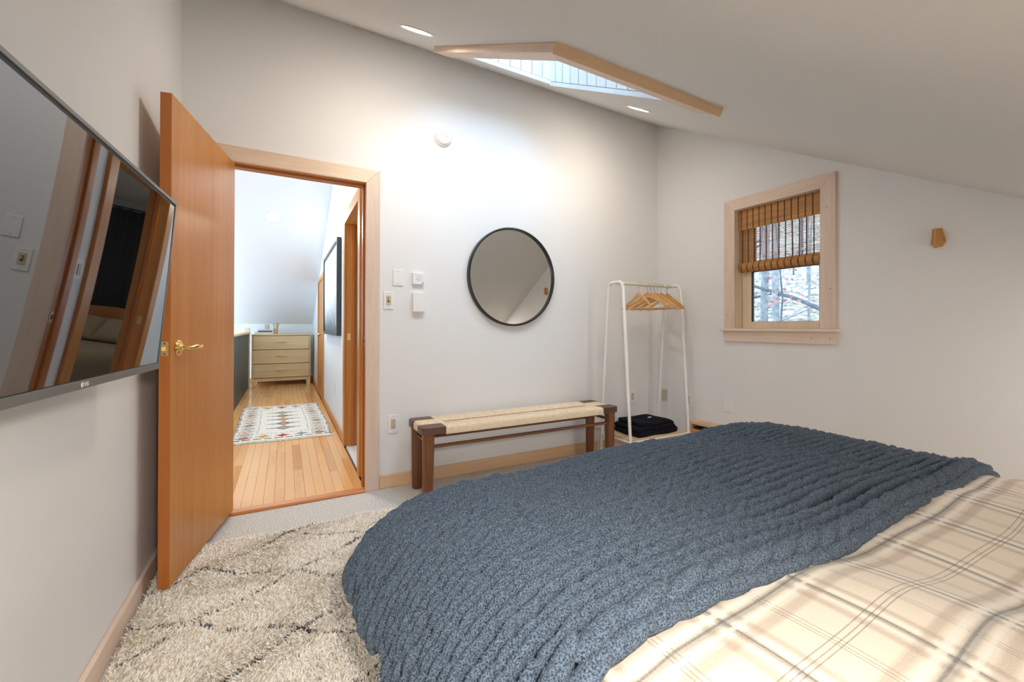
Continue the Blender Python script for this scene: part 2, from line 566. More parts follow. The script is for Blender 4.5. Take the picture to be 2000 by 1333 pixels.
def plaid():
    """cream flannel; stripes of a woven plaid laid out in metres of cloth (UV)"""
    m, nt, b = nmat('plaid_flannel')
    uv = N(nt, 'ShaderNodeUVMap', uv_map='UVMap')
    sep = N(nt, 'ShaderNodeSeparateXYZ')
    nt.links.new(uv.outputs[0], sep.inputs[0])
    tc = N(nt, 'ShaderNodeTexCoord')
    fz = N(nt, 'ShaderNodeTexNoise', i_Scale=420.0, i_Detail=2.0)
    nt.links.new(tc.outputs['Object'], fz.inputs['Vector'])

    def band(coord, period, phase, centre, width, soft):
        a = N(nt, 'ShaderNodeMath', operation='SUBTRACT')
        nt.links.new(coord, a.inputs[0])
        a.inputs[1].default_value = phase + centre
        w = N(nt, 'ShaderNodeMath', operation='WRAP')
        nt.links.new(a.outputs[0], w.inputs[0])
        w.inputs[1].default_value = period / 2
        w.inputs[2].default_value = -period / 2
        ab = N(nt, 'ShaderNodeMath', operation='ABSOLUTE')
        nt.links.new(w.outputs[0], ab.inputs[0])
        mr = N(nt, 'ShaderNodeMapRange')
        mr.inputs['From Min'].default_value = width / 2 - soft / 2
        mr.inputs['From Max'].default_value = width / 2 + soft / 2
        mr.inputs['To Min'].default_value = 1
        mr.inputs['To Max'].default_value = 0
        nt.links.new(ab.outputs[0], mr.inputs['Value'])
        return mr.outputs[0]

    cur = N(nt, 'ShaderNodeRGB')
    cur.outputs[0].default_value = (0.74, 0.645, 0.525, 1)
    last = cur.outputs[0]

    def lay(mask, colr, op):
        nonlocal last
        k = N(nt, 'ShaderNodeMath', operation='MULTIPLY')
        nt.links.new(mask, k.inputs[0])
        k.inputs[1].default_value = op
        j = N(nt, 'ShaderNodeMath', operation='MULTIPLY_ADD')
        nt.links.new(fz.outputs['Fac'], j.inputs[0])
        j.inputs[1].default_value = 0.9
        j.inputs[2].default_value = 0.5
        kk = N(nt, 'ShaderNodeMath', operation='MULTIPLY')
        nt.links.new(k.outputs[0], kk.inputs[0])
        nt.links.new(j.outputs[0], kk.inputs[1])
        kk.use_clamp = True
        x = N(nt, 'ShaderNodeMix', data_type='RGBA')
        nt.links.new(kk.outputs[0], x.inputs[0])
        nt.links.new(last, x.inputs[6])
        x.inputs[7].default_value = (*colr, 1)
        last = x.outputs[2]

    brown, dark, white, grey = (0.27, 0.17, 0.13), (0.06, 0.065, 0.07), (0.82, 0.76, 0.68), (0.20, 0.20, 0.19)
    for coord, per, ph, k in ((sep.outputs[0], 0.206, 1.091, 1.0), (sep.outputs[1], 0.200, -2.446, 1.15)):
        lay(band(coord, per, ph, -0.030 * k, 0.015 * k, 0.007), brown, 0.36)
        lay(band(coord, per, ph, 0.030 * k, 0.012 * k, 0.007), brown, 0.36)
        lay(band(coord, per, ph, 0.014 * k, 0.009 * k, 0.004), white, 0.75)
        lay(band(coord, per, ph, -0.013 * k, 0.006 * k, 0.003), white, 0.7)
        lay(band(coord, per, ph, 0.0, 0.012 * k, 0.005), grey, 0.55)
        lay(band(coord, per, ph, 0.002, 0.004, 0.002), dark, 0.5)
        for q in (-0.0065, 0.0, 0.0085):
            lay(band(coord, per, ph + per * 0.47, q, 0.0016, 0.0012), (0.13, 0.09, 0.07), 0.62)
    nt.links.new(last, b.inputs['Base Color'])
    b.inputs['Roughness'].default_value = 0.95
    b.inputs['Specular IOR Level'].default_value = 0.1
    b.inputs['Sheen Weight'].default_value = 0.15
    bp = N(nt, 'ShaderNodeBump', i_Strength=0.35, i_Distance=0.002)
    nt.links.new(fz.outputs['Fac'], bp.inputs['Height'])
    nt.links.new(bp.outputs['Normal'], b.inputs['Normal'])
    return m


M['plaid'] = plaid()


def forest_print():
    m, nt, b = nmat('misty_forest_print')
    uv = N(nt, 'ShaderNodeUVMap', uv_map='UVMap')
    mp = N(nt, 'ShaderNodeMapping')
    mp.inputs['Scale'].default_value = (26, 2.2, 1)
    nt.links.new(uv.outputs[0], mp.inputs['Vector'])
    n = N(nt, 'ShaderNodeTexNoise', i_Scale=1.6, i_Detail=6.0, i_Roughness=0.7)
    nt.links.new(mp.outputs[0], n.inputs['Vector'])
    sep = N(nt, 'ShaderNodeSeparateXYZ')
    nt.links.new(uv.outputs[0], sep.inputs[0])
    a = N(nt, 'ShaderNodeMath', operation='MULTIPLY_ADD')
    nt.links.new(n.outputs['Fac'], a.inputs[0])
    a.inputs[1].default_value = 1.1
    nt.links.new(sep.outputs[1], a.inputs[2])
    r = N(nt, 'ShaderNodeValToRGB')
    r.color_ramp.elements[0].position = 0.55
    r.color_ramp.elements[1].position = 1.12
    r.color_ramp.elements[0].color = (0.03, 0.04, 0.045, 1)
    r.color_ramp.elements[1].color = (0.80, 0.84, 0.84, 1)
    nt.links.new(a.outputs[0], r.inputs['Fac'])
    nt.links.new(r.outputs['Color'], b.inputs['Base Color'])
    b.inputs['Roughness'].default_value = 0.6
    return m


M['print'] = forest_print()


def leaf_ground():
    m, nt, b = nmat('leaf_litter_snow')
    tc = N(nt, 'ShaderNodeTexCoord')
    mp = N(nt, 'ShaderNodeMapping')
    mp.inputs['Scale'].default_value = (1, 1, 3)
    nt.links.new(tc.outputs['Object'], mp.inputs['Vector'])
    n = N(nt, 'ShaderNodeTexNoise', i_Scale=5.0, i_Detail=8.0, i_Roughness=0.75)
    nt.links.new(mp.outputs[0], n.inputs['Vector'])
    r = N(nt, 'ShaderNodeValToRGB')
    e = r.color_ramp.elements
    e[0].position, e[1].position = 0.38, 0.60
    e[0].color = (0.026, 0.022, 0.020, 1)
    e[1].color = (0.36, 0.30, 0.24, 1)
    q = e.new(0.50)
    q.color = (0.18, 0.145, 0.11, 1)
    nt.links.new(n.outputs['Fac'], r.inputs['Fac'])
    nt.links.new(r.outputs['Color'], b.inputs['Base Color'])
    b.inputs['Roughness'].default_value = 1
    return m


M['litter'] = leaf_ground()
M['bark'] = plain('tree_bark', (0.042, 0.042, 0.044), 0.9, bump=0.8, bscale=30, var=0.5, vscale=9)
M['bark_pale'] = plain('pale_bark', (0.14, 0.135, 0.13), 0.9, bump=0.6, bscale=30, var=0.4, vscale=9)
M['redleaf'] = plain('red_leaf', (0.20, 0.085, 0.07), 0.8)
M['reed'] = wood('bamboo_reed', (0.36, 0.15, 0.035), (0.62, 0.31, 0.09), 1, 30, 0.5, 0.08, 0.0, c3=(0.24, 0.09, 0.02))
M['reed_dark'] = plain('shade_cord', (0.10, 0.04, 0.015), 0.8)
M['book_white'] = plain('book_white', (0.80, 0.82, 0.80), 0.5)
M['book_teal'] = plain('book_teal', (0.12, 0.19, 0.21), 0.5)
M['book_dark'] = plain('book_dark', (0.03, 0.045, 0.05), 0.5)
M['jar'] = plain('jar_wood', (0.55, 0.36, 0.19), 0.5, var=0.3)
M['label_grey'] = plain('label_grey', (0.55, 0.55, 0.58), 0.8)
M['logo'] = plain('logo_silver', (0.75, 0.75, 0.76), 0.35)
M['print_grey'] = plain('print_grey', (0.50, 0.52, 0.56), 0.5)

# ------------------------------------------------------------------ constants of the place
W = 3.721            # right wall
HC = 3.065           # ceiling height at the back wall
SL = 0.592           # slope of the ceiling towards the camera
YB = -3.70           # knee wall behind the camera
WT = 0.11            # thickness of the back wall
HX = 1.0             # right wall of the hall
HY = 6.3             # end wall of the hall
KN = 1.145           # height of the hall's knee wall
HS = 0.42            # slope of the hall's ceiling


def ceil(y):
    return HC + SL * y


def hceil(y):
    return KN + HS * (HY - y)


cn = Vector((0, -SL, 1)).normalized()      # up-normal of the sloped ceiling
cs = Vector((0, 1, SL)).normalized()       # up-slope direction

# ================================================================== SETTING
# floor of the bedroom: carpet
build('floor', MB().box(-0.02, W + 0.02, YB, 0.02, -0.05, 0.0), M['carpet'], kind='structure')

# hall floor: subfloor + planks
fh = build('floor', MB().box(-0.10, HX + 0.10, 0.02, HY, -0.05, 0.0), plain('subfloor', (0.12, 0.06, 0.03), 0.8), kind='structure')
pw = 0.0585
plank_mesh = {}
ix = 0
x = -0.07
npl = 0
while x < HX - 0.02:
    y = 0.03 + rng.uniform(-0.6, 0)
    while y < HY - 0.02:
        L = rng.choice([0.55, 0.75, 0.95, 1.2, 1.5])
        y0, y1 = max(y, 0.03), min(y + L, HY - 0.02)
        x1 = min(x + pw, HX)
        if y1 - y0 > 0.05:
            build('floor_plank', MB().box(x + 0.0004, x1 - 0.0004, y0 + 0.0005, y1 - 0.0005, 0.0, 0.014 + rng.uniform(0, 0.0004)), M['plank'], fh, bevel=0.0008, seg=1)
            npl += 1
        y += L
    x += pw
build('threshold', MB().add([(0.19, -0.03, 0.0), (0.985, -0.03, 0.0), (0.985, -0.03, 0.008), (0.19, -0.03, 0.008), (0.19, -0.02, 0.016), (0.985, -0.02, 0.016), (0.985, 0.03, 0.017), (0.19, 0.03, 0.017), (0.19, 0.03, 0.0), (0.985, 0.03, 0.0)],
      [(0, 1, 2, 3), (3, 2, 5, 4), (4, 5, 6, 7), (7, 6, 9, 8), (8, 9, 1, 0), (0, 3, 4, 7, 8), (1, 9, 6, 5, 2)]), M['fir_x'], fh, label='rounded wooden threshold strip')

# back wall with the door opening  x 0.195..0.983, z 0..2.04
OX0, OX1, OZ = 0.195, 0.983, 2.045
b_ = MB()
b_.box(-0.11, OX0 - 0.015, 0, WT, 0, HC + 0.02)
b_.box(OX1 + 0.015, W + 0.12, 0, WT, 0, HC + 0.02)
b_.box(OX0 - 0.015, OX1 + 0.015, 0, WT, OZ + 0.015, HC + 0.02)
build('wall_back', b_, M['wall'], kind='structure')
# left wall, gable shaped
build('wall_left', MB().prism([(YB, 0), (0.0, 0), (0.0, HC), (YB, ceil(YB))], (-0.055, 0, 0), (0, 1, 0), (0, 0, 1), (1, 0, 0), 0.11), M['wall'], kind='structure')
# right wall with the window opening
WY0, WY1, WZ0, WZ1 = -1.392, -0.792, 1.085, 2.035
wr = MB()
xr = W
T = 0.15


def wr_quad(pts):
    wr.prism(pts, (W + T / 2, 0, 0), (0, 1, 0), (0, 0, 1), (1, 0, 0), T)


wa, wb, wc, wd = WY0 - 0.016, WY1 + 0.016, WZ0 - 0.023, WZ1 + 0.016
wr_quad([(YB, 0), (wa, 0), (wa, ceil(wa)), (YB, ceil(YB))])
wr_quad([(wb, 0), (0.0, 0), (0.0, HC), (wb, ceil(wb))])
wr_quad([(wa, 0), (wb, 0), (wb, wc), (wa, wc)])
wr_quad([(wa, wd), (wb, wd), (wb, ceil(wb)), (wa, ceil(wa))])
build('wall_right', wr, M['wall'], kind='structure')
build('wall_front', MB().box(-0.11, W + T, YB - 0.1, YB, 0, ceil(YB) + 0.05), M['wall'], kind='structure')

# sloped ceiling with the skylight hole
SX0, SX1, SY0, SY1 = 1.43, 2.22, -1.575, -0.355
cb = MB()


def cslab(x0, x1, y0, y1):
    d = Vector((0, 0, 0.06))
    lo = [Vector((x0, y0, ceil(y0))), Vector((x1, y0, ceil(y0))), Vector((x1, y1, ceil(y1))), Vector((x0, y1, ceil(y1)))]
    hi = [p + d for p in lo]
    cb.add(lo + hi, [(0, 3, 2, 1), (4, 5, 6, 7), (0, 1, 5, 4), (1, 2, 6, 5), (2, 3, 7, 6), (3, 0, 4, 7)])


cslab(-0.11, SX0, YB - 0.1, 0.0)
cslab(SX1, W + T, YB - 0.1, 0.0)
cslab(SX0, SX1, YB - 0.1, SY0)
cslab(SX0, SX1, SY1, 0.0)
build('ceiling', cb, M['ceiling'], kind='structure')

# skylight: lined shaft, trim boards, glazed top
SH = 0.62
sky = thing('window_1', 'glazed skylight with whitewashed board shaft and pine trim in the sloped ceiling', None, (1.83, -0.93, ceil(-0.93)), kind='structure')
xs = SX0
bw = 0.088
while xs < SX1 - 0.01:
    xe = min(xs + bw, SX1)
    for (yy, sg) in ((SY1, 1), (SY0, -1)):
        z0, z1 = ceil(yy) + 0.0, ceil(yy) + SH
        build('shaft_board', MB().box(xs + 0.001, xe - 0.001, yy - sg * 0.017, yy - sg * 0.002, z0 + 0.028 + (0.002 if sg > 0 else 0), z1), M['shaft'], sky, bevel=0.003, seg=1)
    xs = xe
ys = SY0
while ys < SY1 - 0.01:
    ye = min(ys + bw, SY1)
    for (xx, sg) in ((SX1, 1), (SX0, -1)):
        pr_ = [(ys + 0.001, ceil(ys) + 0.03), (ye - 0.001, ceil(ye) + 0.03), (ye - 0.001, ceil(ye) + SH), (ys + 0.001, ceil(ys) + SH)]
        build('shaft_board', MB().prism(pr_, (xx - sg * 0.0095, 0, 0), (0, 1, 0), (0, 0, 1), (1, 0, 0), 0.015), M['shaft'], sky, bevel=0.003, seg=1)
    ys = ye
# thin lower lining strip under the joint line
lin = MB()
lin.prism([(SY0, ceil(SY0) - 0.002), (SY1, ceil(SY1) - 0.002), (SY1, ceil(SY1) + 0.027), (SY0, ceil(SY0) + 0.027)], (SX1 - 0.010, 0, 0), (0, 1, 0), (0, 0, 1), (1, 0, 0), 0.016)
build('lining_strip', lin, M['shaft'], sky)
build('lining_strip', MB().box(SX0, SX1, SY1 - 0.018, SY1 - 0.002, ceil(SY1) - 0.002, ceil(SY1) + 0.027), M['shaft'], sky)
# black gap behind the boards
gp = MB()
gp.box(SX0 - 0.02, SX1 + 0.02, SY1 + 0.0005, SY1 + 0.012, ceil(SY1) + 0.065, ceil(SY1) + SH)
gp.box(SX0 - 0.02, SX1 + 0.02, SY0 - 0.012, SY0 - 0.0005, ceil(SY0) + 0.065, ceil(SY0) + SH)
for xx in (SX0 - 0.007, SX1 + 0.007):
    gp.prism([(SY0 - 0.02, ceil(SY0) + 0.065), (SY1 + 0.02, ceil(SY1) + 0.085), (SY1 + 0.02, ceil(SY1) + SH), (SY0 - 0.02, ceil(SY0) + SH)], (xx, 0, 0), (0, 1, 0), (0, 0, 1), (1, 0, 0), 0.006)
build('shaft_backing', gp, plain('shaft_backing', (0.12, 0.12, 0.12), 0.9), sky)
# trim boards on the ceiling (left and lower edge)
up_ = cn
cy0, cy1 = SY0 - 0.118, SY1 - 0.03


def on_ceil(x, y, h=0):
    return Vector((x, y, ceil(y))) - cn * h


def trim_piece(corners, t, mat, name='trim_board'):
    lo = [on_ceil(x, y, 0.0) for x, y in corners]
    hi = [on_ceil(x, y, t) for x, y in corners]
    n = len(corners)
    f = [tuple(range(n)), tuple(reversed(range(n, 2 * n)))] + [((k + 1) % n, k, k + n, (k + 1) % n + n) for k in range(n)]
    return build(name, MB().add(lo + hi, f), mat, sky, bevel=0.002)


trim_piece([(SX0 - 0.105, cy0), (SX0, SY0), (SX0, cy1), (SX0 - 0.105, cy1)], 0.032, M['pickled_y'])
trim_piece([(SX0 - 0.105, cy0), (SX1 - 0.0, cy0), (SX1 - 0.0, SY0), (SX0, SY0)], 0.032, M['pickled_x'])
band = MB()
band.add([on_ceil(SX0 - 0.107, cy0 - 0.004, 0), on_ceil(SX1 + 0.002, cy0 - 0.004, 0), on_ceil(SX1 + 0.002, cy0 - 0.004, 0.036), on_ceil(SX0 - 0.107, cy0 - 0.004, 0.036),
          on_ceil(SX0 - 0.107, cy0, 0), on_ceil(SX1 + 0.002, cy0, 0), on_ceil(SX1 + 0.002, cy0, 0.036), on_ceil(SX0 - 0.107, cy0, 0.036)],
         [(0, 1, 2, 3), (7, 6, 5, 4), (0, 4, 5, 1), (1, 5, 6, 2), (2, 6, 7, 3), (3, 7, 4, 0)])
build('trim_edge', band, M['base_x'], sky, label='raw orange pine edge of the trim')
fr_ = MB()
for a0, a1, b0, b1 in ((SX0 - 0.06, SX0, SY0 - 0.06, SY1 + 0.06), (SX1, SX1 + 0.06, SY0 - 0.06, SY1 + 0.06), (SX0, SX1, SY0 - 0.06, SY0), (SX0, SX1, SY1, SY1 + 0.06)):
    lo = [Vector((a0, b0, ceil(b0) + SH)), Vector((a1, b0, ceil(b0) + SH)), Vector((a1, b1, ceil(b1) + SH)), Vector((a0, b1, ceil(b1) + SH))]
    hi = [p + Vector((0, 0, 0.07)) for p in lo]
    fr_.add(lo + hi, [(0, 3, 2, 1), (4, 5, 6, 7), (0, 1, 5, 4), (1, 2, 6, 5), (2, 3, 7, 6), (3, 0, 4, 7)])
build('skylight_frame', fr_, M['white_metal'], sky)
gz = SH + 0.04
build('pane', MB().quad((SX0, SY0, ceil(SY0) + gz), (SX1, SY0, ceil(SY0) + gz), (SX1, SY1, ceil(SY1) + gz), (SX0, SY1, ceil(SY1) + gz)), M['glass'], sky)
portal('skylight_portal', ((SX0 + SX1) / 2, (SY0 + SY1) / 2, ceil((SY0 + SY1) / 2) + SH + 0.06), (0, SL, -1), SX1 - SX0, (SY1 - SY0) * 1.16)

# window in the right wall -------------------------------------------------
win = thing('window_2', 'small wood-trimmed sash window in the right wall looking onto a winter forest', None, (W, (WY0 + WY1) / 2, WZ0), kind='structure')
cw = 0.09
CY0, CY1, CZ1 = WY0 - cw, WY1 + cw, WZ1 + cw
PX = W - 0.012


def xprism(name, pts, x0, x1, mat, parent, bevel=0.002, label=None):
    return build(name, MB().prism(pts, ((x0 + x1) / 2, 0, 0), (0, 1, 0), (0, 0, 1), (1, 0, 0), abs(x1 - x0)), mat, parent, bevel=bevel, label=label)


xprism('casing', [(CY0, CZ1), (CY1, CZ1), (WY1 - 0.0, WZ1), (WY0, WZ1)][::-1], W - 0.02, W, M['pickled_y'], win)
xprism('casing', [(CY0, CZ1), (WY0, WZ1), (WY0, WZ0), (CY0, WZ0)][::-1], W - 0.02, W, M['pickled'], win)
xprism('casing', [(CY1, CZ1), (CY1, WZ0), (WY1, WZ0), (WY1, WZ1)][::-1], W - 0.02, W, M['pickled'], win)
build('stool', MB().box(W - 0.045, W + 0.10, CY0 - 0.02, CY1 + 0.02, WZ0 - 0.022, WZ0), M['pickled_y'], win, bevel=0.005)
build('apron', MB().box(W - 0.022, W, CY0, CY1, WZ0 - 0.105, WZ0 - 0.022), M['pickled_y'], win, bevel=0.002)
jm = MB()
jm.box(W - 0.002, W + 0.14, WY1, WY1 + 0.015, WZ0, WZ1)
jm.box(W - 0.002, W + 0.14, WY0 - 0.015, WY0, WZ0, WZ1)
jm.box(W - 0.002, W + 0.14, WY0 - 0.015, WY1 + 0.015, WZ1, WZ1 + 0.015)
build('jamb_lining', jm, M['sash'], win)
# nail dots
for (yy, zz) in ((CY1 - 0.03, 1.20), (CY1 - 0.03, 1.55), (CY1 - 0.06, 2.0), (CY0 + 0.03, 1.35), (CY0 + 0.05, 1.9), (CY0 + 0.14, 1.02), (CY0 + 0.03, 1.02)):
    build('nail_hole', MB().lathe((W - 0.0225 if zz < 1.08 else W - 0.0205, yy, zz), (-1, 0, 0), [(0.005, 0), (0.0045, 0.0006), (0, 0.0006)], 10), plain('putty', (0.45, 0.28, 0.18), 0.7), win)


def sash(x0, x1, z0, z1, nm):
    st = 0.075
    s = build(nm, MB().box(x0, x1, WY1 - st, WY1 - 0.002, z0, z1).box(x0, x1, WY0 + 0.002, WY0 + st * 0.7, z0, z1)
              .box(x0, x1, WY0 + st * 0.7, WY1 - st, z0, z0 + 0.055).box(x0, x1, WY0 + st * 0.7, WY1 - st, z1 - 0.035, z1), M['sash'], win, bevel=0.002)
    g = MB()
    y0, y1, a, c = WY0 + st * 0.7, WY1 - st, z0 + 0.055, z1 - 0.035
    g.box(x0 + 0.006, x1 - 0.006, y1 - 0.010, y1, a, c).box(x0 + 0.006, x1 - 0.006, y0, y0 + 0.002, a, c)
    g.box(x0 + 0.006, x1 - 0.006, y0, y1, c - 0.006, c).box(x0 + 0.006, x1 - 0.006, y0, y1, a, a + 0.002)
    build('gasket', g, M['gasket'], s)
    build('pane', MB().quad((x0 + 0.018, y0, a), (x0 + 0.018, y1, a), (x0 + 0.018, y1, c), (x0 + 0.018, y0, c)), M['glass'], s)
    return s


sash(W + 0.082, W + 0.112, WZ0 + 0.0, 1.575, 'lower_sash')
sash(W + 0.114, W + 0.142, 1.545, WZ1, 'upper_sash')
portal('window_portal', (W + 0.16, (WY0 + WY1) / 2, (WZ0 + WZ1) / 2), (-1, 0, 0), WZ1 - WZ0, WY1 - WY0)

# bamboo shade inside the window opening
shade = thing('bamboo_shade', 'woven bamboo roman shade half lowered in the small window', 'shade', (W + 0.05, (WY0 + WY1) / 2, WZ1))
sy0, sy1 = WY0 + 0.008, WY1 - 0.008


def reeds(mb, x, z0, z1, h, gap, th=0.003, y0=sy0, y1=sy1):
    z = z0
    while z < z1:
        hh = h * random.uniform(0.6, 1.3)
        mb.box(x - th / 2 + random.uniform(-0.001, 0.001), x + th / 2, y0, y1, z, min(z + hh, z1))
        z += hh + gap


v_ = MB()
reeds(v_, W + 0.034, 1.875, WZ1 - 0.002, 0.007, 0.0004)
build('valance', v_, M['reed'], shade, kind='stuff', label='dense double-layer bamboo valance')
d_ = MB()
reeds(d_, W + 0.05, 1.60, 1.885, 0.0035, 0.0042)
build('shade_panel', d_, M['reed'], shade, kind='stuff', label='loosely woven bamboo panel letting daylight through')
r_ = MB()
for k in range(15):                       # gathered roll at the bottom
    a = k / 14
    xx = W + 0.05 - 0.022 * math.sin(a * PI)
    r_.box(xx - 0.002, xx + 0.002, sy0, sy1, 1.535 + 0.075 * a, 1.535 + 0.075 * a + 0.0052)
for k in range(12):
    a = k / 11
    r_.box(W + 0.052 - 0.002 + 0.01 * math.sin(a * PI), W + 0.056 + 0.01 * math.sin(a * PI), sy0, sy1, 1.535 + 0.07 * a, 1.541 + 0.07 * a)
build('bottom_fold', r_, M['reed'], shade, kind='stuff')
for k in range(13):
    yy = sy1 - 0.018 - k * (sy1 - sy0 - 0.03) / 12
    c_ = MB()
    c_.box(W + 0.030, W + 0.0325, yy - 0.003, yy + 0.003, 1.877, WZ1 - 0.003)
    c_.box(W + 0.046, W + 0.0485, yy - 0.0035, yy + 0.0035, 1.60, 1.877)
    for i in range(6):
        a0, a1 = i / 6, (i + 1) / 6
        c_.box(W + 0.0475 - 0.022 * math.sin((a0 + a1) / 2 * PI) - 0.003, W + 0.0475 - 0.022 * math.sin((a0 + a1) / 2 * PI), yy - 0.003, yy + 0.003, 1.535 + 0.075 * a0, 1.535 + 0.075 * a1)
    build('weaving_cord', c_, M['reed_dark'], shade)
build('head_rail', MB().box(W + 0.036, W + 0.06, sy0, sy1, WZ1 - 0.03, WZ1 - 0.001), M['fir_y'], shade)

# baseboards -------------------------------------------------------------
build('baseboard_back', MB().box(OX1 + 0.092, W, -0.016, 0, 0, 0.088), M['base_x'], kind='structure', bevel=0.003)
build('baseboard_left', MB().box(0, 0.018, YB, -0.0, 0, 0.088), M['pickled_y'], kind='structure', bevel=0.004)
build('baseboard_right', MB().box(W - 0.016, W, YB, -0.0, 0, 0.088), M['pickled_y'], kind='structure', bevel=0.003)

# bedroom door frame -----------------------------------------------------
trim = thing('trim_1', 'pickled pine casing and orange fir jambs around the bedroom doorway', None, (0.59, 0, 0), kind='structure')
CWD = 0.09


def yprism(name, pts, y0, y1, mat, parent, bevel=0.002, label=None):
    return build(name, MB().prism(pts, (0, (y0 + y1) / 2, 0), (1, 0, 0), (0, 0, 1), (0, 1, 0), abs(y1 - y0)), mat, parent, bevel=bevel, label=label)


yprism('casing', [(OX1, 0), (OX1 + CWD, 0), (OX1 + CWD, OZ + CWD), (OX1, OZ)], -0.02, 0, M['pickled'], trim)
yprism('casing', [(OX0 - CWD, 0), (OX0, 0), (OX0, OZ), (OX0 - CWD, OZ + CWD)], -0.02, 0, M['pickled'], trim)
yprism('casing', [(OX0, OZ), (OX1, OZ), (OX1 + CWD, OZ + CWD), (OX0 - CWD, OZ + CWD)], -0.02, 0, M['pickled_x'], trim)
build('jamb', MB().box(OX1, OX1 + 0.015, -0.004, WT + 0.006, 0, OZ + 0.015), M['fir'], trim)
build('jamb', MB().box(OX0 - 0.015, OX0, -0.004, WT + 0.006, 0, OZ + 0.015), M['fir'], trim)
build('jamb', MB().box(OX0, OX1, -0.004, WT + 0.006, OZ, OZ + 0.015), M['fir_x'], trim)
build('door_stop', MB().box(OX1 - 0.012, OX1, 0.042, 0.075, 0.017, OZ), M['fir_dark'], trim, bevel=0.002)
build('door_stop', MB().box(OX0, OX0 + 0.012, 0.042, 0.075, 0.017, OZ), M['fir_dark'], trim, bevel=0.002)
build('door_stop', MB().box(OX0, OX1, 0.042, 0.075, OZ - 0.012, OZ), M['fir_x'], trim, bevel=0.002)
sp_ = build('strike_plate', MB().box(OX1 - 0.0015, OX1, 0.004, 0.034, 0.965, 1.025), M['brass_dull'], trim, bevel=0.0005)
build('strike_slot', MB().box(OX1 - 0.0021, OX1 - 0.001, 0.011, 0.027, 0.983, 1.008), M['slot'], sp_)
# hall-side casing
yprism('casing', [(OX0 - CWD, 0.015), (OX0, 0.015), (OX0, OZ), (OX0 - CWD, OZ + CWD)], WT, WT + 0.018, M['fir'], trim)
yprism('casing', [(OX0, OZ), (OX1, OZ), (OX1, OZ + CWD), (OX0 - CWD, OZ + CWD)], WT, WT + 0.018, M['fir_x'], trim)

# bedroom door (open) ------------------------------------------------------
P0 = Vector((0.2525, -0.012, 0))
P1 = Vector((0.105, -0.742, 0))
dd = (P1 - P0).normalized()
dn = Vector((-dd.y, dd.x, 0))        # points to +x (the face seen)
if dn.x < 0:
    dn = -dn
DL = (P1 - P0).length
TH = 0.040
door = thing('door_1', 'orange fir flush door standing open against the left wall', None, (P0.x, P0.y, 0.03), kind='structure')
zc = (0.03 + 2.035) / 2
build('door_slab', MB().obox(P0 + dd * DL / 2 - dn * TH / 2 + Vector((0, 0, zc)), dd, dn, (0, 0, 1), DL / 2 - 0.0005, TH / 2, (2.035 - 0.03) / 2), M['fir'], door, bevel=0.0015)
build('edge_band', MB().obox(P1 - dn * TH / 2 + dd * 0.0012 + Vector((0, 0, zc)), dd, dn, (0, 0, 1), 0.0016, TH / 2 - 0.0006, (2.035 - 0.03) / 2 - 0.001), M['fir_dark'], door, label='darker lipped edge of the door')
ZH = 0.998
lp = build('latch_plate', MB().obox(P1 - dn * TH / 2 + dd * 0.0032 + Vector((0, 0, ZH)), dd, dn, (0, 0, 1), 0.0008, 0.0125, 0.029), M['brass_dull'], door, bevel=0.0005)
build('latch_bolt', MB().prism([(-0.007, 0), (0.007, 0), (0.006, 0.004), (-0.006, 0.010)], P1 - dn * TH / 2 + dd * 0.004 + Vector((0, 0, ZH)), dn, dd, (0, 0, 1), 0.016), M['brass'], lp)
for s in (-1, 1):
    build('screw', MB().lathe(P1 - dn * TH / 2 + dd * 0.0040 + Vector((0, 0, ZH + s * 0.021)), dd, [(0.0032, 0), (0.0025, 0.0008), (0, 0.0008)], 10), M['slot'], lp)
for fs, nm in ((1, 'door_handle'), (-1, 'door_handle')):
    base = P0 + dd * (DL - 0.062) + Vector((0, 0, ZH))
    if fs < 0:
        base = base - dn * TH
    n_ = dn * fs
    hd = build(nm, MB().lathe(base, n_, [(0.0, 0), (0.031, 0), (0.033, 0.003), (0.030, 0.007), (0.024, 0.009), (0.021, 0.012), (0.0135, 0.015), (0.011, 0.022), (0.0105, 0.040), (0.0, 0.041)], 32), M['brass'], door, smooth=True)
    if fs > 0:
        q = base + n_ * 0.040
        lv = MB()
        path = [q + dd * 0.008, q - dd * 0.015, q - dd * 0.045 + Vector((0, 0, 0.003)), q - dd * 0.070 + Vector((0, 0, 0.004)), q - dd * 0.086 - Vector((0, 0, 0.001)), q - dd * 0.098 - Vector((0, 0, 0.003)), q - dd * 0.112 + n_ * 0.004]
        lv.tube(path, [0.008, 0.0085, 0.0100, 0.0115, 0.0080, 0.0060, 0.0075], 14)
        lv.lathe(q - dd * 0.115 + n_ * 0.002 + Vector((0, 0, -0.001)), n_, [(0, -0.009), (0.009, -0.006), (0.0115, 0), (0.009, 0.006), (0, 0.009)], 16)
        build('lever', lv, M['brass'], hd, smooth=True)
for zz in (0.25, 1.80):
    build('hinge', MB().cyl(P0 - dn * TH - dd * 0.001 + Vector((-0.004, 0.002, zz - 0.05)), P0 - dn * TH - dd * 0.001 + Vector((-0.004, 0.002, zz + 0.05)), 0.006, n=12), M['brass_dull'], door)

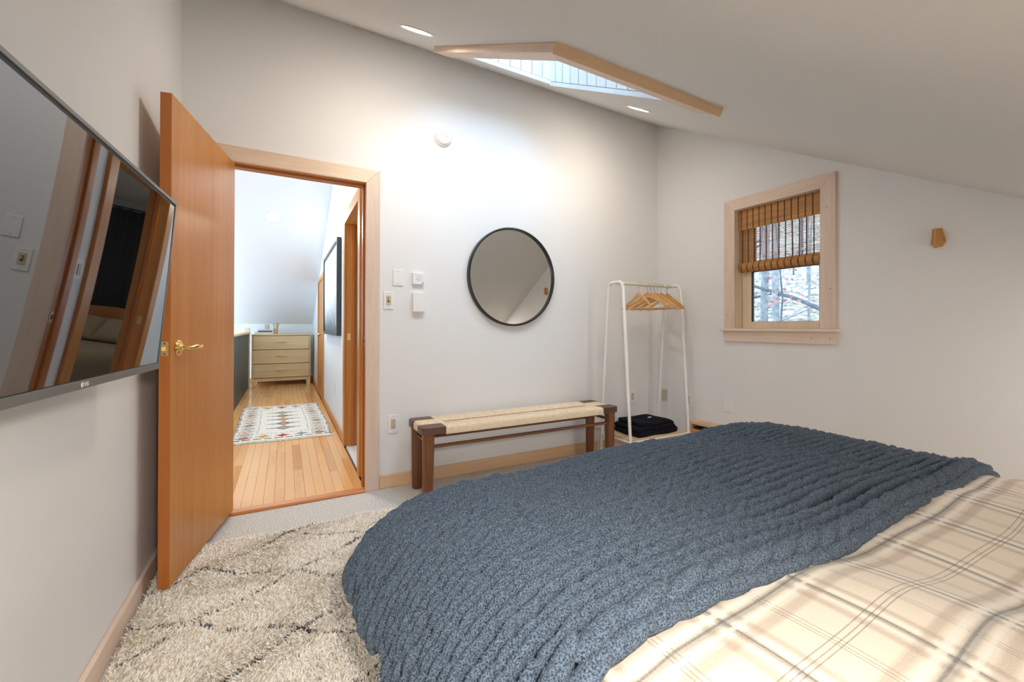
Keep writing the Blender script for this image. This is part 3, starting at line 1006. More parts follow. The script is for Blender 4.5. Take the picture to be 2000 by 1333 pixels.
# ================================================================== HALL
hw = MB()
D1A, D1B, D1Z = 0.325, 1.10, 2.02         # open doorway on the hall's right
RT = 0.11
hw.box(HX, HX + RT, WT, D1A - 0.015, 0, HC)
hw.box(HX, HX + RT, D1B + 0.015, HY, 0, HC + 0.5)
hw.box(HX, HX + RT, D1A - 0.015, D1B + 0.015, D1Z + 0.015, HC + 0.5)
build('wall_hall_right', hw, M['hall_wall'], kind='structure')
build('wall_hall_end', MB().box(-1.5, HX + RT, HY, HY + 0.1, -1.2, 3.6), M['hall_wall'], kind='structure')
VY0, VY1, VZ0, VZ1 = 3.0, 5.6, 0.55, 1.75
build('wall_hall_left', MB().box(-1.6, -1.5, WT, VY0, -1.2, 4.0).box(-1.6, -1.5, VY1, HY, -1.2, 4.0).box(-1.6, -1.5, VY0, VY1, -1.2, VZ0).box(-1.6, -1.5, VY0, VY1, VZ1, 4.0), M['hall_wall'], kind='structure')
w3 = thing('fill_window', 'wide added fill window on the unseen stairwell side of the hall', None, (-1.55, 3.1, VZ0), kind='structure')  # unseen window, added to bring daylight into the hall
fw3 = MB()
for q in range(4):
    yq = VY0 + (VY1 - VY0) * q / 3
    fw3.box(-1.58, -1.50, yq - 0.04, yq + 0.04, VZ0, VZ1)
fw3.box(-1.58, -1.50, VY0, VY1, VZ0, VZ0 + 0.06).box(-1.58, -1.50, VY0, VY1, VZ1 - 0.06, VZ1)
build('fill_window_frame', fw3, M['sash'], w3)
for q in range(3):
    ya, yb = VY0 + (VY1 - VY0) * q / 3 + 0.04, VY0 + (VY1 - VY0) * (q + 1) / 3 - 0.04
    build('pane', MB().quad((-1.54, ya, VZ0 + 0.06), (-1.54, yb, VZ0 + 0.06), (-1.54, yb, VZ1 - 0.06), (-1.54, ya, VZ1 - 0.06)), M['glass'], w3)
portal('stair_portal', (-1.62, (VY0 + VY1) / 2, (VZ0 + VZ1) / 2), (1, 0, 0), VZ1 - VZ0, VY1 - VY0)
build('wall_stair_back', MB().box(-1.6, -0.11, WT - 0.1, WT, -1.2, 4.0), M['hall_wall'], kind='structure')
hcb = MB()
yr = HY - (HC - KN) / HS
hcb.add([(-1.6, HY, KN), (HX + RT, HY, KN), (HX + RT, yr, HC), (-1.6, yr, HC), (-1.6, HY, KN + .06), (HX + RT, HY, KN + .06), (HX + RT, yr, HC + .06), (-1.6, yr, HC + .06)],
        [(0, 3, 2, 1), (4, 5, 6, 7), (0, 1, 5, 4), (1, 2, 6, 5), (2, 3, 7, 6), (3, 0, 4, 7)])
hcb.box(-1.6, HX + RT, 0.0, yr, HC, HC + 0.06)
build('ceiling', hcb, M['hall_wall'], kind='structure')
build('floor', MB().box(-1.6, -0.11, WT, HY, -1.25, -1.2), M['plank'], kind='structure')
build('baseboard_hall_right', MB().box(HX - 0.014, HX, D1B + 0.09, 3.42, 0.014, 0.10).box(HX - 0.014, HX, 4.62, HY, 0.014, 0.10), M['fir_y'], kind='structure', bevel=0.002)
build('baseboard_hall_end', MB().box(-0.10, HX - 0.014, HY - 0.014, HY, 0.014, 0.11), M['fir_x'], kind='structure', bevel=0.002)

# open doorway trim in the hall
t2 = thing('trim_2', 'orange fir casing and jambs of the open doorway on the hall wall', None, (HX, 0.71, 0), kind='structure')


def hx_prism(pts, x0, x1, mat, name='casing', parent=t2):
    return xprism(name, pts, x0, x1, mat, parent)


hx_prism([(D1B, 0.014), (D1B + 0.09, 0.014), (D1B + 0.09, D1Z + 0.09), (D1B, D1Z)], HX - 0.02, HX, M['fir'])
hx_prism([(D1A - 0.09, 0.014), (D1A, 0.014), (D1A, D1Z), (D1A - 0.09, D1Z + 0.09)], HX - 0.02, HX, M['fir'])
hx_prism([(D1A, D1Z), (D1B, D1Z), (D1B + 0.09, D1Z + 0.09), (D1A - 0.09, D1Z + 0.09)], HX - 0.02, HX, M['fir_y'])
build('jamb', MB().box(HX - 0.004, HX + RT + 0.01, D1B, D1B + 0.015, 0.014, D1Z + 0.015), M['fir'], t2)
build('jamb', MB().box(HX - 0.004, HX + RT + 0.01, D1A - 0.015, D1A, 0.014, D1Z + 0.015), M['fir'], t2)
build('jamb', MB().box(HX - 0.004, HX + RT + 0.01, D1A, D1B, D1Z, D1Z + 0.015), M['fir_y'], t2)
build('door_stop', MB().box(HX + 0.040, HX + 0.070, D1B - 0.012, D1B, 0.014, D1Z), M['fir_dark'], t2, bevel=0.002)
build('door_stop', MB().box(HX + 0.040, HX + 0.070, D1A, D1A + 0.012, 0.014, D1Z), M['fir_dark'], t2, bevel=0.002)
build('strike_plate', MB().box(HX + 0.008, HX + 0.036, D1B - 0.0015, D1B, 0.97, 1.03), M['brass_dull'], t2, bevel=0.0005)

# room beyond the open doorway (seen reflected in the television)
RX0 = HX + RT
build('floor', MB().box(HX, 3.9, WT, 4.6, -0.05, 0.012), M['tile'], kind='structure')
build('wall_far_room', MB().box(RX0, 3.9, 4.55, 4.65, 0, 2.6).box(3.85, 3.95, WT, 4.6, 0, 2.6), M['hall_wall'], kind='structure')
build('ceiling', MB().box(RX0, 3.95, WT, 4.65, 2.55, 2.62), M['hall_wall'], kind='structure')
cu = MB()
nn = 90
pv, pf = [], []
for i in range(nn + 1):
    xx = 1.75 + 1.55 * i / nn
    yy = 4.43 + 0.035 * math.sin(i * 0.75) + 0.015 * math.sin(i * 1.9)
    pv += [(xx, yy, 0.06), (xx + 0.01 * math.sin(i), yy, 2.40)]
for i in range(nn):
    pf.append((2 * i, 2 * i + 2, 2 * i + 3, 2 * i + 1))
cu.add(pv, pf)
cuo = build('curtain', cu, M['curtain'], smooth=True)
sm_ = cuo.modifiers.new('solid', 'SOLIDIFY')
sm_.thickness = 0.006
tag(cuo, 'black curtain hanging behind the bed in the room across the hall', 'curtain')
rod = build('curtain_rod', MB().cyl((1.7, 4.43, 2.42), (3.35, 4.43, 2.42), 0.012).box(1.72, 1.74, 4.43, 4.55, 2.41, 2.43).box(3.31, 3.33, 4.43, 4.55, 2.41, 2.43), M['black'], label='thin black curtain rod above the black curtain', cat='curtain rod')
bed2 = thing('guest_bed', 'bed with a honey wood headboard in the room across the hall', 'bed', (2.45, 3.2, 0.012))
hbp = [(-0.62, 0), (0.62, 0), (0.62, 0.88), (0.50, 0.93), (0.25, 0.96), (0, 0.98), (-0.25, 0.96), (-0.50, 0.93), (-0.62, 0.88)]
build('headboard', MB().prism([(a, b + 0.012) for a, b in hbp], (2.45, 4.28, 0), (1, 0, 0), (0, 0, 1), (0, 1, 0), 0.04), M['fir'], bed2, bevel=0.006)
mm = MB()
add_rounded(mm, 1.85, 3.05, 2.3, 4.25, 0.18, 0.52, 0.08)
build('mattress', mm, M['beige_cloth'], bed2, smooth=True)
build('bed_frame', MB().box(1.84, 3.06, 2.3, 4.26, 0.10, 0.22).box(1.86, 1.92, 2.32, 2.38, 0.012, 0.1).box(2.98, 3.04, 2.32, 2.38, 0.012, 0.1), M['fir_y'], bed2)
for (px, nm) in ((2.18, 'left'), (2.72, 'right')):
    pm = MB()

    def tilt(x, y, z, a, b, side, px=px):
        zz = (z - 0.62)
        yy = (y - 3.95)
        c, s = math.cos(0.75), math.sin(0.75)
        return x, 3.98 + yy * c - zz * s, 0.69 + yy * s + zz * c

    add_rounded(pm, px - 0.27, px + 0.27, 3.75, 4.15, 0.53, 0.71, 0.16, fn=tilt)
    tag(build('pillow', pm, M['beige_cloth'], smooth=True), 'plump beige pillow propped on the %s side of the guest bed headboard' % nm, 'pillow', 'pillows on the guest bed')

# far door in the hall
d2 = thing('door_2', 'closed narrow fir door near the end of the hall', None, (HX, 4.05, 0.014), kind='structure')
DA, DB, DZ = 3.58, 4.52, 1.80
build('door_slab', MB().box(HX - 0.006, HX - 0.001, DA, DB, 0.02, DZ), M['fir'], d2)
hx_prism([(DA - 0.08, 0.014), (DA, 0.014), (DA, DZ), (DA - 0.08, DZ + 0.08)], HX - 0.018, HX, M['fir'], 'casing', d2)
hx_prism([(DB, 0.014), (DB + 0.08, 0.014), (DB + 0.08, DZ - 0.05 + 0.08), (DB, DZ)], HX - 0.018, HX, M['fir'], 'casing', d2)
hx_prism([(DA, DZ), (DB, DZ), (DB + 0.08, DZ + 0.03), (DA - 0.08, DZ + 0.08)], HX - 0.018, HX, M['fir_y'], 'casing', d2)
build('door_knob', MB().lathe((HX - 0.006, DA + 0.10, 0.98), (-1, 0, 0), [(0.03, 0), (0.028, 0.006), (0.010, 0.010), (0.010, 0.03), (0.026, 0.04), (0.028, 0.052), (0.018, 0.062), (0, 0.064)], 20), M['brass'], d2, smooth=True)
build('hinge', MB().cyl((HX - 0.02, DB - 0.004, 1.5), (HX - 0.02, DB - 0.004, 1.6), 0.007, n=10), M['brass_dull'], d2)

# framed print
pic = thing('framed_print', 'large black framed misty forest print on the hall wall', 'picture', (HX, 2.28, 1.0))
QY0, QY1, QZ0, QZ1 = 1.47, 3.08, 1.003, 1.972
pm_ = MB()
pm_.box(HX - 0.045, HX - 0.003, QY0, QY0 + 0.035, QZ0, QZ1).box(HX - 0.045, HX - 0.003, QY1 - 0.035, QY1, QZ0, QZ1)
pm_.box(HX - 0.045, HX - 0.003, QY0 + 0.035, QY1 - 0.035, QZ0, QZ0 + 0.035).box(HX - 0.045, HX - 0.003, QY0 + 0.035, QY1 - 0.035, QZ1 - 0.035, QZ1)
build('picture_frame', pm_, M['blackframe2'], pic, bevel=0.002)
pq = MB().quad((HX - 0.03, QY1 - 0.034, QZ0 + 0.034), (HX - 0.03, QY0 + 0.034, QZ0 + 0.034), (HX - 0.03, QY0 + 0.034, QZ1 - 0.034), (HX - 0.03, QY1 - 0.034, QZ1 - 0.034))
po = build('print', pq, M['print'], pic)
uvl = po.data.uv_layers.new(name='UVMap')
for i, q in enumerate(((0, 0), (1, 0), (1, 1), (0, 1))):
    uvl.data[i].uv = q

# half wall (stair rail)
rail = thing('stair_half_wall', 'dark teal panelled half wall with pine cap along the hall stairs', 'half wall', (-0.07, 3.8, 0.0))
y = 1.2
while y < 5.72:
    y1 = min(y + 0.105, 5.74)
    build('panel_board', MB().box(-0.085, -0.062 + (0.0 if int(y * 10) % 2 else 0.003), y + 0.003, y1 - 0.003, 0.0, 0.965), M['teal'], rail, bevel=0.003, seg=1)
    y = y1
build('core', MB().box(-0.11, -0.080, 1.2, 5.74, 0.0, 0.965), M['teal'], rail)
build('cap_rail', MB().box(-0.135, -0.035, 1.15, 5.78, 0.965, 0.995), M['blond'], rail, bevel=0.004)
build('end_post', MB().box(-0.125, -0.045, 5.74, 5.83, 0.0, 1.07), M['sash'], rail, bevel=0.004)

# dresser
dr = thing('dresser', 'blond oak three-drawer dresser at the end of the hall', 'dresser', (0.455, 5.95, 0.014))
X0, X1, Y0, Y1, Z0, Z1 = -0.02, 0.935, 5.76, 6.22, 0.135, 0.955
build('carcass', MB().box(X0, X0 + 0.022, Y0, Y1, Z0, Z1 - 0.022).box(X1 - 0.022, X1, Y0, Y1, Z0, Z1 - 0.022).box(X0 + .022, X1 - .022, Y0 + 0.02, Y1, Z0, Z0 + 0.022).box(X0 + .022, X1 - .022, Y1 - 0.01, Y1, Z0, Z1 - 0.022), M['blond'], dr, bevel=0.001)
build('dresser_top', MB().box(X0 - 0.004, X1 + 0.004, Y0 - 0.008, Y1, Z1 - 0.022, Z1), M['blond'], dr, bevel=0.002)
zz = Z0 + 0.026
dh = (Z1 - 0.026 - zz) / 3
for k in range(3):
    dw = build('drawer', MB().box(X0 + 0.026, X1 - 0.026, Y0 - 0.002, Y0 + 0.018, zz + 0.005, zz + dh - 0.005), M['blond'], dr, bevel=0.003)
    build('pull', MB().box(0.455 - 0.085, 0.455 + 0.085, Y0 - 0.022, Y0 - 0.002, zz + dh * 0.52, zz + dh * 0.52 + 0.018), M['blond'], dw, bevel=0.004)
    zz += dh
for (lx, ly) in ((X0 + 0.035, Y0 + 0.03), (X1 - 0.035, Y0 + 0.03), (X0 + 0.035, Y1 - 0.04), (X1 - 0.035, Y1 - 0.04)):
    build('leg', MB().box(lx - 0.032, lx + 0.032, ly - 0.026, ly + 0.03, 0.014, Z0), M['blond'], dr, bevel=0.003)
build('base_rail', MB().box(X0 + 0.067, X1 - 0.067, Y0 + 0.02, Y0 + 0.04, Z0 - 0.035, Z0), M['blond'], dr)

# books, wall plate and wooden cup on the dresser
zb = Z1
bk = [('thick white book lying lowest in the stack on the dresser', 0.02, 0.30, 0.036, 'book_white', 0.0),
      ('teal grey book in the middle of the stack on the dresser', 0.07, 0.30, 0.030, 'book_teal', 0.05),
      ('white book lying on top of the stack on the dresser', 0.09, 0.27, 0.026, 'book_white', -0.03)]
for lab, bx0, bx1, h, mt, rz in bk:
    b = thing('book', lab, 'book', ((bx0 + bx1) / 2, 5.95, zb), 'books stacked on the dresser')
    build('cover', MB().box(bx0, bx1, 5.86, 6.05, zb, zb + 0.003).box(bx0, bx1, 5.86, 6.05, zb + h - 0.003, zb + h).box(bx0, bx1, 5.86, 5.864, zb, zb + h), M[mt], b)
    build('page_block', MB().box(bx0 + 0.004, bx1 - 0.004, 5.864, 6.046, zb + 0.003, zb + h - 0.003), M['book_white'], b)
    zb += h
cup = thing('wooden_utensil_cup', 'small pale wooden cup holding carved sticks beside the book stack on the dresser', 'cup', (0.355, 5.93, Z1))
build('cup', MB().lathe((0.355, 5.93, Z1), (0, 0, 1), [(0, 0), (0.032, 0), (0.038, 0.05), (0.040, 0.10), (0.036, 0.10), (0.030, 0.01), (0, 0.01)], 20), M['jar'], cup, smooth=True)
for k in range(5):
    a = k * 1.3
    build('stick', MB().tube([(0.355 + 0.012 * math.cos(a), 5.93 + 0.012 * math.sin(a), Z1 + 0.012), (0.355 + 0.04 * math.cos(a), 5.93 + 0.03 * math.sin(a), Z1 + 0.17), (0.355 + 0.046 * math.cos(a), 5.93 + 0.034 * math.sin(a), Z1 + 0.205)], [0.006, 0.008, 0.012], 8), M['jar'], cup, smooth=True)

# hall rug: woven grid coloured by its pattern
RXa, RXb, RYa, RYb = 0.055, 0.925, 1.58, 3.46
nu, nv = 116, 220


def rug_col(u, v):
    """u across, v along; cream ground with borders and lozenges"""
    w = np.array([0.74, 0.72, 0.66])
    red, yel, gry, drk = np.array([0.42, 0.085, 0.055]), np.array([0.55, 0.33, 0.09]), np.array([0.26, 0.29, 0.31]), np.array([0.07, 0.075, 0.085])
    c = w
    # frames
    if abs(u - 0.235) < 0.006 or abs(u - 0.765) < 0.006:
        if 0.15 < v < 0.86 and int(v * 90) % 2:
            c = drk
    if abs(v - 0.15) < 0.004 or abs(v - 0.86) < 0.004:
        if 0.235 < u < 0.765 and int(u * 60) % 3:
            c = gry
    if u < 0.022 or u > 0.978:
        if int(v * 60) % 2:
            c = drk
    if abs(v - 0.035) < 0.006 or abs(v - 0.965) < 0.006:
        c = drk if int(u * 40) % 4 else w
    # central lozenges
    for k in range(5):
        vc = 0.27 + k * 0.115
        a, b = abs(u - 0.5), abs(v - vc)
        q = a / 0.10 + b / 0.055
        if q < 1:
            c = yel if q < 0.45 else (red if q < 0.7 and k % 2 else gry)
            if 0.72 < q:
                c = gry
        elif b < 0.008 and a < 0.19:
            c = gry
        elif b < 0.020 and a < 0.13 and int(u * 100) % 2:
            c = gry
    # border motifs
    for side in (0.125, 0.875):
        for k in range(12):
            vc = 0.075 + k * 0.077
            a, b = abs(u - side), abs(v - vc)
            q = a / 0.075 + b / 0.026
            cc = (red, gry, yel, gry)[k % 4]
            if q < 1:
                c = cc if q > 0.35 else (yel if k % 4 == 0 else w)
            elif b < 0.005 and a < 0.085:
                c = drk
            elif abs(b - 0.033) < 0.004 and a < 0.07 and int(u * 116) % 2:
                c = drk
    for ve in (0.085, 0.92):
        for k in range(3):
            uc = 0.31 + k * 0.19
            a, b = abs(u - uc), abs(v - ve)
            q = a / 0.07 + b / 0.032
            cc = (yel, red, gry)[k]
            if q < 1:
                c = cc
            elif b < 0.005 and a < 0.08:
                c = drk
            elif a < 0.008 and b < 0.042:
                c = cc
    return c


gv, gf, gc = [], [], []
for i in range(nu + 1):
    for j in range(nv + 1):
        u, v = i / nu, j / nv
        wob = 0.006 * math.sin(v * 40) + 0.004 * math.sin(v * 97)
        gv.append((RXa + (RXb - RXa) * u + wob * (u - 0.5) * 2 + 0.012 * math.sin(v * 5), RYa + (RYb - RYa) * v + 0.01 * math.sin(u * 9) + 0.035 * (1 - u), 0.024 + 0.0015 * math.sin(i * 2.2) * math.sin(j * 2.1) + 0.004 * max(0, math.sin(v * 13 + u * 3))))
for i in range(nu):
    for j in range(nv):
        a = i * (nv + 1) + j
        gf.append((a, a + nv + 1, a + nv + 2, a + 1))
        gc.append(np.append(rug_col((i + .5) / nu, (j + .5) / nv), 1))
hr = thing('runner_rug', 'cream tufted runner rug with red and grey lozenges on the hall floor', 'rug', (0.49, 2.5, 0.014))
me = bpy.data.meshes.new('woven_field')
me.from_pydata(gv, [], gf)
ca = me.color_attributes.new('Col', 'FLOAT_COLOR', 'CORNER')
ca.data.foreach_set('color', np.repeat(np.array(gc), 4, axis=0).astype(np.float32).ravel())
me.materials.append(M['hallrug'])
ro = link('woven_field', me, hr)
so = ro.modifiers.new('solid', 'SOLIDIFY')
so.thickness = 0.008
fr_ = MB()
for k in range(150):
    u = k / 149
    xx = RXa + (RXb - RXa) * u
    for (yb, s) in ((RYa + 0.035 * (1 - u) + 0.01 * math.sin(u * 9), -1), (RYb + 0.035 * (1 - u) + 0.01 * math.sin(u * 9), 1)):
        l = random.uniform(0.03, 0.055)
        fr_.tube([(xx, yb, 0.022), (xx + random.uniform(-.006, .006), yb + s * l * .5, 0.021), (xx + random.uniform(-.014, .014), yb + s * l, 0.018)], [0.0035, 0.003, 0.0022], 5)
build('fringe', fr_, plain('rug_fringe', (0.72, 0.70, 0.62), 0.95), hr, kind='stuff')

# ================================================================== LAMPS


def downlight(x, y, plane, power, color, lens, label, hall=False, r=0.075):
    if plane == 'bed':
        c, n = Vector((x, y, ceil(y))), cn
    elif plane == 'hall':
        c, n = Vector((x, y, hceil(y))), Vector((0, HS, 1)).normalized()
    else:
        c, n = Vector((x, y, HC)), Vector((0, 0, 1))
    t = thing('recessed_light', label, 'light', c, 'recessed ceiling lights')
    build('trim_ring', MB().lathe(c, -n, [(r + 0.016, -0.001), (r + 0.018, 0.003), (r + 0.008, 0.006), (r, 0.004), (r - 0.004, -0.001)], 40), M['white_plastic'], t, smooth=True)
    build('lens', MB().lathe(c, -n, [(r, 0.0022), (r * 0.5, 0.0026), (0, 0.0028)], 40), lens, t)
    a = area('recessed_bulb', c - n * 0.012, -n, r * 2, power, color)
    a.parent = t
    a.matrix_parent_inverse = ROOTM[t.name].inverted()
    return t


downlight(1.09, -0.822, 'bed', 5.2, WARM, M['lens'], 'lit recessed ceiling light left of the skylight')
downlight(2.69, -0.745, 'bed', 4, WARM, M['lens'], 'lit recessed ceiling light right of the skylight near the back corner')
downlight(0.62, -3.0, 'bed', 12.5, NEUT, M['lens'], 'added fill light recessed in the low slope above the camera')  # unseen lamp, added to brighten the bedroom
downlight(3.25, -3.28, 'bed', 6, WARM, M['lens'], 'added warm fill light recessed in the low slope near the right wall')  # out of view; added for warm light on the right wall
downlight(0.372, 3.122, 'hall', 14, (1, .98, .95), M['lens_hall'], 'round recessed light in the sloped hall ceiling', r=0.085)
downlight(0.5, 1.0, 'flat', 13, (1, .98, .95), M['lens_hall'], 'added fill light recessed in the flat part of the hall ceiling', r=0.085)  # extra lamp out of sight, added to brighten the hall
t = thing('recessed_light', 'added fill light in the ceiling of the room across the hall', 'light', (2.3, 2.9, 2.55), 'recessed ceiling lights')  # added fill so the reflected room is not too dark
build('trim_ring', MB().lathe((2.3, 2.9, 2.55), (0, 0, -1), [(0.091, -0.001), (0.093, 0.003), (0.075, 0.005), (0.071, -0.001)], 32), M['white_plastic'], t, smooth=True)
build('lens', MB().lathe((2.3, 2.9, 2.55), (0, 0, -1), [(0.075, 0.0022), (0, 0.0028)], 32), M['lens_hall'], t)
a = area('recessed_bulb', (2.3, 2.9, 2.535), (0, 0, -1), 0.15, 9, WARM)
a.parent = t
a.matrix_parent_inverse = ROOTM[t.name].inverted()

# ================================================================== WALL FITTINGS


def plate_on(wall, a0, a1, z0, z1, label, name='wall_plate', cat='wall plate', mat='white_plastic', th=0.006, off=0.0):
    """cover plate lying on the back wall ('y') or the right wall ('x'); a0..a1 runs along that wall"""
    if wall == 'y':
        t = thing(name, label, cat, ((a0 + a1) / 2, 0, (z0 + z1) / 2))
        build('cover', MB().box(a0, a1, -th, 0, z0, z1), M[mat], t, bevel=0.002)
        P = lambda a, d, z: (a, -d, z)
    elif wall == 'x':
        t = thing(name, label, cat, (W, (a0 + a1) / 2, (z0 + z1) / 2))
        build('cover', MB().box(W - th, W, a0, a1, z0, z1), M[mat], t, bevel=0.002)
        P = lambda a, d, z: (W - d, a, z)
    else:
        t = thing(name, label, cat, (HX, (a0 + a1) / 2, (z0 + z1) / 2))
        build('cover', MB().box(HX - th, HX, a0, a1, z0, z1), M[mat], t, bevel=0.002)
        P = lambda a, d, z: (HX - d, a, z)

    def bx(nm, b0, b1, d0, d1, y0, y1, m, parent=t, bev=0.0006, label=None):
        p, q = P(b0, d0, y0), P(b1, d1, y1)
        return build(nm, MB().box(p[0], q[0], p[1], q[1], p[2], q[2]), M[m], parent, bevel=bev, label=label)

    return t, bx, P


def screws(bx, P, t, ac, zs, th=0.006):
    for z in zs:
        p = P(ac, th, z)
        n = Vector(P(0, 1, 0)) - Vector(P(0, 0, 0))
        build('screw', MB().lathe(p, n, [(0.0034, 0), (0.003, 0.0009), (0, 0.0009)], 10), M['screw'], t)


def outlet(wall, a0, a1, z0, z1, label, face='almond'):
    t, bx, P = plate_on(wall, a0, a1, z0, z1, label, 'wall_outlet', 'outlet')
    ac, zc_ = (a0 + a1) / 2, (z0 + z1) / 2
    f = bx('socket_face', ac - 0.0165, ac + 0.0165, 0.006, 0.0078, zc_ - 0.033, zc_ + 0.033, face, label='almond socket insert')
    for s in (-1, 1):
        z = zc_ + s * 0.019
        bx('slot', ac - 0.008, ac - 0.006, 0.0072, 0.0081, z - 0.004, z + 0.005, 'slot', f, 0)
        bx('slot', ac + 0.006, ac + 0.008, 0.0072, 0.0081, z - 0.004, z + 0.004, 'slot', f, 0)
        p = P(ac, 0.0072, z - 0.010)
        build('ground_hole', MB().lathe(p, Vector(P(0, 1, 0)) - Vector(P(0, 0, 0)), [(0.0026, 0), (0.0024, 0.0009), (0, 0.0009)], 10), M['slot'], f)
    screws(bx, P, t, ac, (zc_ - 0.048, zc_ + 0.048))
    return t


outlet('y', 1.134, 1.202, 0.366, 0.488, 'white wall outlet on the back wall between doorway and bench')
outlet('y', 3.352, 3.420, 0.386, 0.508, 'white wall outlet on the back wall behind the clothes rack')
outlet('x', -0.386, -0.316, 0.386, 0.498, 'white wall outlet on the right wall beside the clothes rack leg')
t, bx, P = plate_on('x', -0.118, -0.054, 0.391, 0.502, 'plain beige blank plate on the right wall close to the corner', 'blank_plate', 'wall plate', 'beige_plastic')
t, bx, P = plate_on('x', -0.763, -0.690, 0.400, 0.510, 'plain white blank plate on the right wall under the window', 'blank_plate', 'wall plate', 'white_plastic')
screws(bx, P, t, -0.7265, (0.415, 0.495))
t, bx, P = plate_on('y', 1.164, 1.231, 1.374, 1.486, 'plain white blank plate above the light switch', 'blank_plate', 'wall plate', 'white_plastic')
screws(bx, P, t, 1.1975, (1.388, 1.472))
# light switch with slider
t, bx, P = plate_on('y', 1.101, 1.166, 1.210, 1.329, 'white light switch with almond toggle beside the door casing', 'light_switch', 'switch')
f = bx('switch_insert', 1.117, 1.150, 0.006, 0.0075, 1.237, 1.303, 'almond', label='almond insert')
bx('toggle_slot', 1.128, 1.139, 0.0072, 0.0078, 1.258, 1.287, 'slot', f, 0)
bx('toggle', 1.1295, 1.1375, 0.0075, 0.019, 1.270, 1.284, 'almond', f)
bx('slider', 1.122, 1.145, 0.0075, 0.010, 1.287, 1.296, 'almond', f)
screws(bx, P, t, 1.1335, (1.222, 1.317))
# thermostat
t, bx, P = plate_on('y', 1.296, 1.377, 1.389, 1.470, 'square white thermostat with round dial on the back wall', 'thermostat', 'thermostat', 'white_plastic', 0.022)
build('dial_ring', MB().lathe((1.338, -0.022, 1.432), (0, -1, 0), [(0.017, 0), (0.017, 0.0012), (0.0145, 0.0012), (0.0145, 0)], 30), M['print_grey'], t)
build('dial_button', MB().lathe((1.338, -0.022, 1.432), (0, -1, 0), [(0.011, 0), (0.010, 0.0015), (0, 0.0016)], 24), M['white_plastic'], t)
build('display_mark', MB().box(1.334, 1.337, -0.0242, -0.0234, 1.428, 1.436).box(1.334, 1.343, -0.0242, -0.0234, 1.434, 1.436), M['print_grey'], t)
build('badge', MB().box(1.361, 1.372, -0.0228, -0.0215, 1.397, 1.401), M['slot'], t)
# control box
t, bx, P = plate_on('y', 1.296, 1.378, 1.196, 1.330, 'plain white plastic control box below the thermostat', 'control_box', 'control box', 'white_plastic', 0.030)
bx('back_plate', 1.301, 1.373, 0.0, 0.004, 1.192, 1.196, 'white_plastic')
# hall switch (seen in the television)
t, bx, P = plate_on('h', 0.135, 0.205, 1.215, 1.33, 'white rocker switch on the hall wall next to the open doorway', 'light_switch', 'switch')
bx('rocker', 0.155, 0.185, 0.006, 0.0095, 1.24, 1.305, 'almond')
# hall outlet
outlet('h', 1.98, 2.05, 0.36, 0.475, 'white wall outlet low on the hall wall under the framed print', 'white_plastic')
# small plate on hall knee wall
wp = thing('wall_plate', 'beige wall plate on the white knee wall behind the dresser', 'wall plate', (0.20, HY, 1.09))
build('cover', MB().box(0.165, 0.24, HY - 0.006, HY, 1.04, 1.135), M['beige_plastic'], wp, bevel=0.002)
build('socket_face', MB().box(0.186, 0.219, HY - 0.008, HY - 0.006, 1.055, 1.12), M['almond'], wp)

# smoke detector
sd = thing('smoke_detector', 'round white smoke detector high on the back wall', 'smoke detector', (1.516, 0, 2.464))
build('base_ring', MB().lathe((1.516, 0, 2.464), (0, -1, 0), [(0.066, 0), (0.066, 0.010), (0.062, 0.014), (0, 0.014)], 40), M['white_plastic'], sd, smooth=True)
build('cover', MB().lathe((1.516, -0.012, 2.464), (0, -1, 0), [(0.060, 0), (0.058, 0.014), (0.050, 0.024), (0.040, 0.027), (0, 0.028)], 40), M['white_plastic'], sd, smooth=True)
for (dx, dz, r) in ((-0.024, 0.004, 0.007), (0.0, 0.0, 0.005), (0.024, 0.0, 0.007), (0.0, 0.026, 0.003)):
    build('vent_hole', MB().lathe((1.516 + dx, -0.0392, 2.464 + dz), (0, -1, 0), [(r, 0), (r, 0.0012), (0, 0.0012)], 14), M['print_grey'], sd)

# round mirror
mi = thing('round_mirror', 'large round mirror with thin black frame on the back wall', 'mirror', (2.095, 0, 1.486))
mc = Vector((2.095, 0, 1.486))
RM = 0.386
build('mirror_frame', MB().lathe(mc, (0, -1, 0), [(RM - 0.016, 0.0), (RM, 0.0), (RM, 0.030), (RM - 0.004, 0.033), (RM - 0.012, 0.033), (RM - 0.016, 0.030), (RM - 0.016, 0.014), (RM - 0.016, 0.0)], 96), M['black'], mi, smooth=True)
build('mirror_glass', MB().lathe(mc, (0, -1, 0), [(RM - 0.0155, 0.016), (0.1, 0.016), (0, 0.016)], 96), M['mirror'], mi)
build('mirror_back', MB().lathe(mc, (0, -1, 0), [(0, 0.001), (RM - 0.014, 0.001), (RM - 0.014, 0.014), (0, 0.014)], 48), M['black'], mi)

